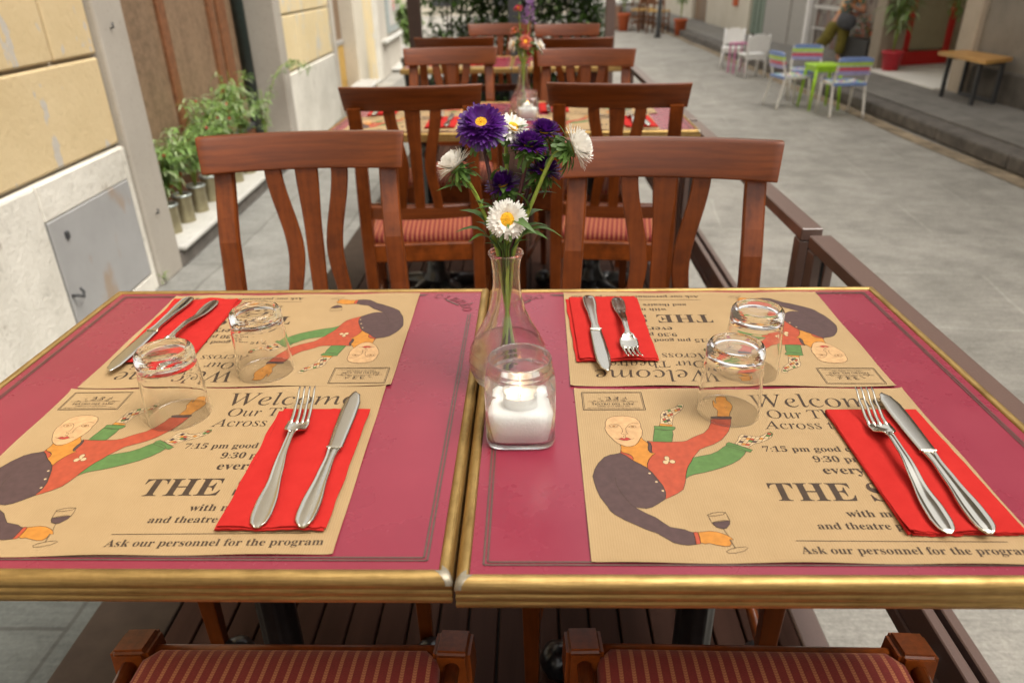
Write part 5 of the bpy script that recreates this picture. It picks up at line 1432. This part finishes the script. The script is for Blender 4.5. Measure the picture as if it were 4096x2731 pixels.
# posts and hedge closing the deck
def post(x, y, w, label, m, h=2.6):
    q = MB(); q.box((0, 0, h / 2), (w, w, h), bev=0.006)
    o = q.build('awning_post', m, loc=(x, y, ZS)); tag(o, label, 'post', 'square posts at the far end of the deck')
    q = MB(); q.box((0, 0, 0.01), (w * 1.8, w * 1.8, 0.02), bev=0.003); q.build('base_plate', m, o)
post(-0.965, 6.5, 0.11, 'dark brown square post left of the hedge', M['dark_post'])
post(0.755, 6.5, 0.085, 'brown square post right of the hedge at the street side', M['rail'])
post(-0.085, 6.75, 0.12, 'slate grey post in the middle of the hedge behind the flowers', M['slate'])
def hedge(name, x0, x1, y0, y1, z0, z1, n, seed, dens, mats, label, L=(0.05, 0.10)):
    r2 = random.Random(seed); q = MB(); k = 0
    while k < n:
        u = r2.random(); x = lerp(x0, x1, u); z = lerp(z0, z1, r2.random()); y = lerp(y0, y1, r2.random())
        d = noise.noise(Vector((x * 2.6, z * 2.6, seed))) + dens(u, (z - z0) / (z1 - z0))
        if r2.random() > d * 1.6: k += 0.25; continue
        k += 1
        a, b2 = r2.random() * 2 * PI, r2.uniform(-0.7, 0.7); dd = Vector((math.cos(a) * math.cos(b2), math.sin(a) * math.cos(b2), math.sin(b2)))
        Lf = r2.uniform(*L)
        leaf_blade(q, (x, y, z), dd, Vector((0.1, 0.1, 1)), Lf, Lf * 0.5, r2.uniform(0, .8), 0 if r2.random() < .72 else 1, n=2)
    o = q.build(name, mats, fixn=False); return tag(o, label, 'hedge')
o = hedge('hedge', -0.95, 0.76, 6.9, 7.5, -0.1, 2.2, 15000, 4, lambda u, v: 0.30 + (0.9 if 0.26 < u < 0.56 else 0.45 if u > 0.56 else -0.10), [M['leaf_dark'], M['leaf']], 'tall dark green hedge screen behind the farthest tables, pale wall showing through')
q = MB()
r2 = random.Random(5)
for i in range(16):
    x = lerp(-0.85, 0.7, (i + r2.random()) / 16)
    q.tube([(x, 7.2, ZS), (x + r2.uniform(-.06, .06), 7.2 + r2.uniform(-.1, .1), 0.8), (x + r2.uniform(-.12, .12), 7.2 + r2.uniform(-.2, .2), 2.2)], [0.014, 0.009, 0.004], 6)
q.build('trunks', M['dark_post'], o)
q = MB(); q.box((-0.095, 7.2, 0.09), (1.75, 0.36, 0.42), bev=0.01); o = q.build('planter_box', M['slate']); tag(o, 'dark planter box at the foot of the tall hedge', 'planter')
# white table with cups in front of the hedge left side
q = MB(); q.box((0, 0, 0.76), (0.34, 0.34, 0.03), bev=0.008); q.box((0, 0, 0.38), (0.05, 0.05, 0.73)); q.box((0, 0, 0.012), (0.3, 0.3, 0.024), bev=0.005)
o = q.build('side_table', M['white_paint'], loc=(-0.60, 6.55, ZS)); tag(o, 'small white table in front of the hedge by the dark brown post', 'table')

# ------------------------------------------------------------ potted plants
def spray(q, base, h, spread, n, r2, leafL, ratio=0.22, mi=0, stem_mi=1, per=14, lean=(0, 0), fr=None):
    for i in range(n):
        a = r2.random() * 2 * PI; s = spread * r2.uniform(0.25, 1.0)
        tip = Vector(base) + Vector((math.cos(a) * s + lean[0] * r2.uniform(.5, 1.2), math.sin(a) * s + lean[1] * r2.uniform(.5, 1.2), h * r2.uniform(0.6, 1.08)))
        P = bez(base, Vector(base) + Vector((math.cos(a) * s * 0.25, math.sin(a) * s * 0.25, h * 0.7)), tip, 7)
        q.tube(P, [lerp(0.003, 0.0012, j / 7) for j in range(8)], 5, stem_mi)
        for j in range(per):
            t = r2.uniform(0.25, 1.0); k = min(6, int(t * 7)); p = P[k].lerp(P[k + 1], t * 7 - k)
            b2 = r2.random() * 2 * PI; d = Vector((math.cos(b2), math.sin(b2), r2.uniform(-0.35, 0.5)))
            L = leafL * r2.uniform(0.6, 1.15)
            leaf_blade(q, p, d, Vector((0, 0, 1)), L, L * ratio, r2.uniform(0.2, 1.1), mi if r2.random() < .7 else 2, n=3)
            if fr is not None and r2.random() < 0.03: fr.append(p + d * 0.02 + Vector((0, 0, -0.015)))
Rz = Matrix.Rotation(0.045, 3, 'Z')
def lbw(x, y, z): return Vector(LB.location) + Rz @ Vector((x, y, z))
cans = [(0.37, 0.30, 0.5), (0.57, 0.33, 0.8), (0.77, 0.36, 0.9), (1.00, 0.38, 1.0), (1.24, 0.42, 1.0), (1.46, 0.42, 1.0), (1.70, 0.46, 1.1)]
words = ['nearest of the row, beside the stone door frame', 'second in the row from the stone door frame', 'third in the row from the stone door frame', 'fourth in the row from the stone door frame', 'fifth in the row along the doorstep', 'last but one in the row along the doorstep', 'last in the row, with the tallest foliage']
for i, (yy, h, sp) in enumerate(cans):
    r2 = random.Random(40 + i)
    p = lbw(-0.085 + r2.uniform(-.008, .008), yy, 0.12)
    t = empty('potted_plant', p, 0, 'plant in a golden tin can, ' + words[i], 'potted plant', 'plants in tin cans on the doorstep')
    q = MB(); prof = [(0, 0), (0.049, 0), (0.050, 0.002)]
    for k in range(12): prof += [(0.0485, 0.012 + k * 0.011), (0.0475, 0.0175 + k * 0.011)]
    prof += [(0.049, 0.150), (0.047, 0.150), (0.047, 0.125), (0, 0.125)]
    q.lathe(prof, 30); c = q.build('tin_can', M['can'], t)
    q = MB(); q.lathe([(0.047, 0.144), (0.0525, 0.146), (0.054, 0.150), (0.052, 0.156), (0.047, 0.157)], 30, close=True); q.build('rim', M['can_rim'], c)
    q = MB(); q.lathe([(0, 0.126), (0.047, 0.126), (0.03, 0.135), (0, 0.138)], 16); q.build('soil', M['soil'], t)
    q = MB(); fr = []
    spray(q, (0, 0, 0.13), h * 1.12, 0.20, 12 + i, r2, 0.078, 0.2, 0, 1, 18, (0.05, 0.0), fr)
    q.build('foliage', [M['leaf_bright'], M['stem'], M['leaf_pale']], t, fixn=False)
    q = MB()
    for f in fr[:9]: q.lathe([(0, -0.009), (0.007, -0.003), (0.007, 0.004), (0, 0.010)], 8, M=Matrix.Translation(f))
    if fr: q.build('berries', M['fruit'], t)
# the vine arching past the drain pipe
r2 = random.Random(77); t = empty('climbing_plant', lbw(-0.02, 2.02, 0.12), 0, 'light green vine arching over the doorstep past the dark drain pipe', 'plant')
q = MB(); q.lathe([(0, 0), (0.055, 0), (0.065, 0.13), (0.06, 0.13), (0.055, 0.11), (0, 0.11)], 20); q.build('pot', M['terracotta'], t)
q = MB()
spray(q, (0, 0, 0.12), 0.40, 0.08, 7, r2, 0.06, 0.22, 0, 1, 12)
P = catmull([(0, 0, .12), (0.02, 0.1, 0.40), (0.08, 0.22, 0.60), (0.14, 0.42, 0.66), (0.20, 0.62, 0.58)], 5)
q.tube(P, 0.003, 5, 1)
for i in range(90):
    k = int(r2.uniform(6, len(P) - 1)); b2 = r2.random() * 2 * PI
    leaf_blade(q, P[k] + Vector((r2.uniform(-.03, .03), r2.uniform(-.03, .03), r2.uniform(-.03, .02))), Vector((math.cos(b2), math.sin(b2), r2.uniform(-.9, .2))), Vector((0, 0, 1)), r2.uniform(.04, .07), 0.012, 0.5, 0 if i % 3 else 2, n=3)
q.build('foliage', [M['leaf_bright'], M['stem'], M['leaf_pale']], t, fixn=False)
# weed at the foot of the door frame
q = MB(); r2 = random.Random(9); spray(q, (0, 0, 0), 0.07, 0.04, 7, r2, 0.03, 0.3, 0, 1, 5)
o = q.build('weed', [M['leaf_bright'], M['stem'], M['leaf_pale']], loc=(-1.755, 2.80, ZS), fixn=False); tag(o, 'tiny green weed growing at the foot of the wall by the hatch', 'weed')

def potted(name, loc, pot_m, r, h, label, seed, ph, sp, leafL, ratio, mats, n=10, per=14, round_=True):
    t = empty(name, loc, 0, label, 'potted plant'); q = MB()
    q.lathe([(0, 0), (r * 0.72, 0), (r * 0.95, h * 0.86), (r * 1.05, h * 0.87), (r * 1.05, h), (r * 0.92, h), (r * 0.88, h * 0.86), (0, h * 0.85)], 24); q.build('pot', pot_m, t)
    q = MB(); r2 = random.Random(seed); spray(q, (0, 0, h * 0.85), ph, sp, n, r2, leafL, ratio, 0, 1, per)
    q.build('foliage', mats, t, fixn=False); return t
LM = [M['leaf_bright'], M['stem'], M['leaf_pale']]; LG = [M['leaf'], M['stem'], M['leaf_bright']]
potted('potted_plant', (4.68, 9.56, 0.033), M['red_pot'], 0.128, 0.235, 'tall striped leaf plant in a red pot beside the red door', 21, 0.80, 0.22, 0.22, 0.13, [M['leaf_pale'], M['stem'], M['leaf_bright']], 14, 12)
potted('potted_plant', (2.42, 19.8, ZS), M['terracotta'], 0.16, 0.42, 'bushy plant in a terracotta pot left of the stacked brown chairs', 22, 1.1, 0.35, 0.16, 0.4, LG, 14, 22)
potted('potted_plant', (3.53, 18.0, ZS), M['terracotta'], 0.15, 0.36, 'slim plant in a terracotta pot right of the stacked brown chairs', 23, 1.2, 0.25, 0.16, 0.3, LM, 12, 18)
potted('potted_plant', (-1.46, 9.3, ZS), M['black'], 0.13, 0.42, 'light green bush in a black pot at the far corner of the yellow building', 24, 0.72, 0.16, 0.10, 0.55, LM, 20, 26)
# greenery hanging around the red door
for x, y, z, h, seed, lab in ((5.35, 9.6, 0.55, 0.9, 5, 'trailing green plant hanging in front of the red door, right side'), (4.60, 9.62, 0.85, 0.5, 6, 'hanging plant above the red pot, left of the red door')):
    q = MB(); r2 = random.Random(seed)
    for i in range(9):
        P = [Vector((r2.uniform(-.1, .1), r2.uniform(-.1, .1), h))]; 
        for k in range(5): P.append(P[-1] + Vector((r2.uniform(-.03, .03), r2.uniform(-.03, .03), -h * r2.uniform(.12, .22))))
        q.tube(P, 0.003, 5, 1)
        for k in range(26):
            j = r2.randrange(5); p = P[j].lerp(P[j + 1], r2.random()); b2 = r2.random() * 2 * PI
            leaf_blade(q, p, Vector((math.cos(b2), math.sin(b2), r2.uniform(-.8, .3))), Vector((0, 0, 1)), r2.uniform(.06, .11), 0.035, 0.5, 0 if r2.random() < .6 else 2, n=3)
    q.tube([(0, 0, h), (0, 0, 2.3 - z)], 0.003, 5, 1)
    o = q.build('hanging_plant', LM, loc=(x, y, z), fixn=False); tag(o, lab, 'plant')

# ------------------------------------------------------------ colourful strap chairs and the green table
def make_strap_chair():
    t = empty('strap_chair'); c = M['cream_metal']; W = 0.155
    for s in (-1, 1):
        q = MB()
        q.tube(catmull([(s * 0.165, -0.20, 0.0), (s * 0.158, -0.14, 0.31), (s * 0.155, -0.175, 0.45), (s * 0.150, -0.19, 0.56)], 5), 0.0125, 8); q.build('rear_leg', c, t)
        q = MB(); q.tube([(s * 0.165, 0.16, 0.0), (s * 0.158, 0.13, 0.315)], 0.0125, 8); q.build('front_leg', c, t)
        q = MB(); q.tube([(s * 0.158, 0.14, 0.315), (s * 0.157, -0.145, 0.315)], 0.0115, 8); q.build('seat_rail', c, t)
    q = MB()
    cols = [M['s_blue'], M['s_lime'], M['s_mint'], M['s_red'], M['s_lilac']]
    for k, (z0, z1) in enumerate(((0.527, 0.572), (0.498, 0.527), (0.480, 0.498), (0.448, 0.480), (0.408, 0.448))):
        n = 8; rr = []
        for i in range(n + 1):
            u = -1 + 2 * i / n; yb = interp([(0.40, -0.163), (0.58, -0.192)], (z0 + z1) / 2) - 0.012 * (1 - u * u)
            rd = 0.018 * abs(u) ** 6 if k == 0 else 0
            rr.append([Vector((u * 0.165, yb + a, z)) for a, z in ((-0.014, z0 + 0.002), (0.014, z0 + 0.002), (0.014, z1 - rd), (-0.014, z1 - rd))])
        q.rings(rr, k, False)
    q.build('backrest', cols, t)
    q = MB(); q.grid(lambda u, v: Vector((lerp(-0.168, 0.168, u), lerp(-0.15, 0.165, v), 0.33 + 0.012 * math.sin(v * 40) * 0.3 - 0.01 * math.sin(u * PI))), 10, 20)
    q.box((0, 0.158, 0.318), (0.33, 0.024, 0.03), 1, bev=0.006); q.box((0, -0.148, 0.318), (0.33, 0.024, 0.03), 1, bev=0.006)
    q.build('seat', [M['weave'], M['s_blue']], t); return t
sc_ = make_strap_chair(); index_kids(); c0 = [True]
def strap_at(x, y, rz, lab):
    o = sc_ if c0[0] else copy_tree(sc_); c0[0] = False
    o.location = (x, y, ZS); o.rotation_euler = (0, 0, rz); tag(o, lab, 'chair', 'colourful striped strap chairs around the green table'); return o
strap_at(3.185, 7.24, 0.03, 'striped strap chair with its back to us, nearest the kerb')
strap_at(2.84, 7.80, -1.42, 'striped strap chair seen edge-on at the left of the lime table')
strap_at(3.17, 8.30, PI - 0.25, 'striped strap chair facing us behind the lime table')
t = empty('small_table', (3.13, 7.68, ZS), 0.06, 'low lime green table among the striped strap chairs', 'table')
q = MB(); q.box((0, 0, 0.435), (0.30, 0.30, 0.03), bev=0.012, seg=2); q.box((0, 0, 0.40), (0.27, 0.27, 0.045), bev=0.006); q.build('table_top', M['lime'], t)
for sx_ in (-1, 1):
    for sy_ in (-1, 1):
        q = MB(); q.tube([(sx_ * 0.125, sy_ * 0.125, 0.42), (sx_ * 0.155, sy_ * 0.155, 0)], [0.019, 0.013], 8); q.build('leg', M['lime'], t)
# white children's chairs and pink table
def make_white_chair():
    t = empty('white_chair'); q = MB(); w = M['white_paint']
    pts = [(-0.13, 0.33), (0.13, 0.33), (0.14, 0.50), (0.09, 0.525), (0.04, 0.545), (-0.04, 0.545), (-0.09, 0.525), (-0.14, 0.50)]
    q.prism([(p[0], p[1]) for p in pts], -0.009, 0.009, 0, Matrix.Translation((0, -0.135, 0)) @ Matrix.Rotation(PI / 2 + 0.08, 4, 'X')); q.build('backrest', w, t, bevel=0.003)
    q = MB(); q.box((0, 0, 0.285), (0.29, 0.27, 0.025), bev=0.006); q.box((0, -0.125, 0.255), (0.25, 0.014, 0.05)); q.box((0, 0.115, 0.255), (0.25, 0.014, 0.05)); q.build('seat', w, t)
    for s in (-1, 1):
        q = MB(); q.tube([(s * 0.125, -0.16, 0), (s * 0.122, -0.122, 0.28), (s * 0.125, -0.165, 0.535)], 0.017, 4); q.build('rear_leg', w, t)
        q = MB(); q.tube([(s * 0.125, 0.125, 0), (s * 0.122, 0.112, 0.28)], 0.017, 4); q.build('front_leg', w, t)
    return t
wc = make_white_chair(); index_kids()
wc.location = (3.13, 10.36, ZS); wc.rotation_euler = (0, 0, 0.12); wc.scale = (1.1, 1.05, 1.04); tag(wc, 'small white wooden chair with its back to us and a scalloped top', 'chair', 'small white chairs in the street')
w2 = copy_tree(wc); w2.location = (3.10, 11.35, ZS); w2.rotation_euler = (0, 0, PI - 0.3); w2['label'] = 'small white wooden chair facing us behind the pink table'
t = empty('pink_table', (3.06, 10.86, ZS), 0.3, 'little pink table between the two small white chairs', 'table')
q = MB(); q.box((0, 0, 0.40), (0.22, 0.17, 0.02), bev=0.006); q.build('table_top', M['pink_paint'], t)
for sx_ in (-1, 1):
    for sy_ in (-1, 1):
        q = MB(); q.box((sx_ * 0.095, sy_ * 0.07, 0.195), (0.02, 0.02, 0.39), bev=0.003); q.build('leg', M['pink_paint'], t)

# ------------------------------------------------------------ bench by the wall
t = empty('bench', (4.42, 7.27, 0.0), 0, 'low wooden bench with black metal legs against the brown wall', 'bench')
A, B_, Cc, Dd = [Vector(p) - Vector((4.42, 7.27, 0)) for p in ((4.235, 7.60, 0), (4.585, 7.70, 0), (4.600, 6.93, 0), (4.225, 6.70, 0))]
q = MB(); q.prism([A, Dd, Cc, B_], 0.405, 0.440); q.build('seat', M['bench_wood'], t, bevel=0.006)
for p in ((4.30, 7.47), (4.30, 6.90), (4.545, 7.58), (4.545, 6.97)):
    q = MB(); q.box((p[0] - 4.42, p[1] - 7.27, 0.2025), (0.034, 0.034, 0.405), bev=0.003); q.build('leg', M['bench_metal'], t)
for c_, d_ in (((0.125, 0.0, 0.03), (0.03, 0.60, 0.03)), ((0, -0.31, 0.385), (0.24, 0.03, 0.03)), ((0, 0.24, 0.385), (0.24, 0.03, 0.03))):
    q = MB(); q.box(c_, d_, bev=0.003); q.build('stretcher', M['bench_metal'], t)

# ------------------------------------------------------------ brown tavern chairs stacked up the street
def make_tavern():
    t = empty('tavern_chair'); w = M['door_trim']
    for s in (-1, 1):
        q = MB(); q.tube([(s * 0.2, -0.2, 0), (s * 0.2, -0.19, 0.5), (s * 0.2, -0.25, 1.0)], 0.022, 6); q.build('rear_leg', w, t)
        q = MB(); q.tube([(s * 0.2, 0.2, 0), (s * 0.2, 0.19, 0.5)], 0.022, 6); q.build('front_leg', w, t)
    q = MB(); q.box((0, 0, 0.5), (0.44, 0.42, 0.035), bev=0.01); q.build('seat', M['bench_wood'], t)
    q = MB()
    for z in (0.68, 0.82, 0.96): q.box((0, -0.215 - (z - 0.6) * 0.1, z), (0.40, 0.02, 0.07), bev=0.005)
    for z in (0.2, 0.32): q.box((0, 0.2, z), (0.4, 0.02, 0.03)); q.box((-0.2, 0, z), (0.02, 0.4, 0.03)); q.box((0.2, 0, z), (0.02, 0.4, 0.03))
    q.build('slats', w, t); return t
tv = make_tavern(); index_kids(); k0 = True
for x, y, z, rz, lab in ((2.85, 19.6, 0, 0.4, 'brown tavern chair standing left in the cluster up the street'), (3.15, 18.9, 0, -0.5, 'brown tavern chair standing right in the cluster, by the slim potted plant'),
        (3.0, 20.3, 0, 2.6, 'brown tavern chair standing behind the other tavern chairs'), (2.87, 19.62, 0.56, 3.5, 'brown tavern chair stacked upside on the left tavern chair')):
    o = tv if k0 else copy_tree(tv); k0 = False
    o.location = (x, y, ZS + z); o.rotation_euler = (0, 0, rz); tag(o, lab, 'chair', 'brown tavern chairs up the street')
q = MB(); q.box((0, 0, 0.86), (0.8, 0.5, 0.05), bev=0.01); q.box((0, 0, 0.60), (0.7, 0.42, 0.06))
o = q.build('tavern_table', M['grey_panel'], loc=(2.62, 20.4, ZS), rot=(0, 0, 0.3)); tag(o, 'grey topped tavern table behind the left terracotta pot', 'table')
for s in (-1, 1):
    q = MB(); q.box((s * 0.33, 0, 0.285), (0.06, 0.40, 0.57)); q.build('leg', M['door_trim'], o)
q = MB(); q.tube([(0, 0, 0), (0.0, 0, 0.06), (0.02, 0, 1.1)], [0.09, 0.055, 0.045], 10)
o = q.build('bollard', M['black'], loc=(2.94, 17.5, ZS)); tag(o, 'slender black post standing in front of the brown tavern chairs', 'post')

# ------------------------------------------------------------ person leaning towards the shop window
def skin_fig(name, verts, edges, radii, mat, parent=None, root=0, lvl=2):
    me = bpy.data.meshes.new(name); me.from_pydata(verts, edges, []); me.materials.append(mat)
    o = bpy.data.objects.new(name, me); COL.objects.link(o); o.parent = parent
    md = o.modifiers.new('skin', 'SKIN'); md.use_smooth_shade = True
    for i, r in enumerate(radii):
        sv = me.skin_vertices[0].data[i]; sv.radius = r if isinstance(r, tuple) else (r, r)
        sv.use_root = (i == root)
    sb = o.modifiers.new('sub', 'SUBSURF'); sb.levels = lvl; sb.render_levels = lvl
    return o
PB = Vector((4.45, 10.9, 0.0))
# skeleton relative to PB: standing on the right leg, left shin lifted behind, trunk leaning to the window
J = [(0.03, 0.05, 0.51),                                                            # 0 pelvis
     (0.06, 0.04, 0.66), (0.10, 0.03, 0.78), (0.14, 0.02, 0.88), (0.16, 0.01, 0.94), (0.175, 0.0, 0.99),   # 1-5 spine, neck, head base
     (0.20, -0.01, 1.04), (0.215, -0.015, 1.10),                                    # 6 7 head
     (0.075, -0.03, 0.49), (0.085, -0.02, 0.27), (0.055, 0.0, 0.06), (0.105, -0.04, 0.025),   # 8-11 standing leg
     (-0.05, 0.08, 0.46), (-0.12, 0.11, 0.27), (-0.23, 0.22, 0.20), (-0.27, 0.26, 0.15),          # 12-15 lifted leg
     (0.20, -0.10, 0.86), (0.29, -0.14, 0.66), (0.13, -0.17, 0.72), (0.06, -0.19, 0.76),          # 16-19 near arm, hand to chest
     (0.07, 0.13, 0.86), (0.12, 0.19, 0.68), (0.24, 0.12, 0.62), (0.29, 0.09, 0.61)]              # 20-23 far arm
Ed = [(0, 1), (1, 2), (2, 3), (3, 4), (4, 5), (5, 6), (6, 7), (0, 8), (8, 9), (9, 10), (10, 11), (0, 12), (12, 13), (13, 14), (14, 15), (3, 16), (16, 17), (17, 18), (18, 19), (3, 20), (20, 21), (21, 22), (22, 23)]
Rd = [.085, .075, .085, .07, .036, .034, .062, .05, .068, .045, .026, .024, .066, .045, .028, .02, .036, .030, .023, .022, .036, .030, .023, .022]
pp = skin_fig('person', J, Ed, Rd, M['skin']); pp.location = PB
tag(pp, 'person in patterned shirt and olive trousers leaning towards the shop window', 'person')
sel = [0, 1, 2, 3, 16, 20]; r_ = {a: i for i, a in enumerate(sel)}
extra = [(0.255, -0.125, 0.755), (0.10, 0.165, 0.765)]
skin_fig('shirt', [J[i] for i in sel] + extra, [(0, 1), (1, 2), (2, 3), (3, 4), (3, 5), (4, 6), (5, 7)], [.098, .090, .100, .082, .046, .046, .042, .042], M['shirt'], pp)
sel = [0, 8, 9, 12, 13]
skin_fig('trousers', [(0.035, 0.045, 0.56)] + [J[8], J[9], (0.06, 0.0, 0.10), J[12], J[13], (-0.205, 0.195, 0.215)], [(0, 1), (1, 2), (2, 3), (0, 4), (4, 5), (5, 6)], [.108, .098, .086, .078, .098, .094, .074], M['olive'], pp)
skin_fig('hair', [(0.205, -0.005, 1.09), (0.20, 0.01, 1.13), (0.17, 0.05, 1.08), (0.15, 0.06, 1.00)], [(0, 1), (1, 2), (2, 3)], [.058, .05, .045, .03], M['hair'], pp, lvl=1)
q = MB()
for s in (-1, 1): q.lathe([(0, -.006), (.007, 0), (0, .006)], 8, M=Matrix.Translation((0.262, -0.015 + s * 0.022, 1.075)))
q.lathe([(0, -.012), (.010, -.004), (.006, .012), (0, .02)], 8, M=Matrix.Translation((0.272, -0.016, 1.055)))
q.build('face', M['skin'], pp)
for base, dr in ((Vector(J[19]), Vector((-0.6, -0.35, 0.5))), (Vector(J[23]), Vector((0.8, -0.4, -0.1)))):
    vs, es, rs = [tuple(base)], [], [0.017]
    d = dr.normalized(); sd_ = d.cross(Vector((0, 0, 1))).normalized()
    for k, (o_, L) in enumerate(((-1.5, .034), (-.5, .040), (.5, .038), (1.5, .030))):
        a = base + d * 0.022 + sd_ * o_ * 0.0095; b2 = a + d * L * .55 + Vector((0, 0, -0.004)); c2 = b2 + d * L * .45 + Vector((0, 0, -0.010))
        i = len(vs); vs += [tuple(a), tuple(b2), tuple(c2)]; es += [(0, i), (i, i + 1), (i + 1, i + 2)]; rs += [.008, .0062, .005]
    a = base + d * .004 + sd_ * .018; i = len(vs); vs += [tuple(a), tuple(a + d * .018 + sd_ * .010)]; es += [(0, i), (i, i + 1)]; rs += [.009, .006]
    skin_fig('hand', vs, es, rs, M['skin'], pp, lvl=1)
for p in (J[11], J[15]):
    q = MB(); q.box((p[0] + 0.01, p[1], p[2] - 0.008), (0.10, 0.045, 0.03), bev=0.012, seg=2); q.build('sandal', M['bench_wood'], pp)
t = empty('shoulder_bag', tuple(PB + Vector((0.04, -0.16, 0.55))), -0.3, 'round dark grey shoulder bag hanging at the hip of the leaning person', 'bag')
q = MB(); rings = []
for i in range(11):
    a = -PI / 2 + PI * i / 10; z = 0.105 * math.sin(a); r = max(0.004, math.cos(a)) ** 0.7
    rings.append([Vector((0.135 * r * math.cos(2 * PI * j / 18), 0.060 * r * math.sin(2 * PI * j / 18), z)) for j in range(18)])
q.rings(rings); q.build('pouch', M['bag'], t, rot=(0, 0.35, 0))
q = MB(); q.tube(catmull([(-0.11, 0.0, 0.07), (0.0, 0.03, 0.24), (0.12, 0.10, 0.36), (0.14, 0.15, 0.35), (0.11, 0.12, 0.1)], 5), 0.008, 6); q.build('strap', M['bag'], t)
# plants on the black shop base
q = MB(); r2 = random.Random(61)
for i in range(150):
    p = (4.66 + r2.uniform(-.10, .10), r2.uniform(10.15, 10.95), 0.36 + 0.30 * r2.random() ** 1.5); b2 = r2.random() * 6.28
    leaf_blade(q, p, Vector((math.cos(b2), math.sin(b2), r2.uniform(-.3, .8))), Vector((0, 0, 1)), r2.uniform(.05, .10), 0.03, 0.4, 0 if r2.random() < .5 else 1, n=2)
o = q.build('window_plants', [M['leaf'], M['terracotta']], fixn=False); tag(o, 'low plants with orange blooms on the black shop ledge beside the person', 'plants')
o['kind'] = 'stuff'

# final tidy: every copied object keeps its own custom properties
for o in bpy.data.objects:
    if o.parent is not None:
        for k in ('category', 'group'):
            if k in o: del o[k]
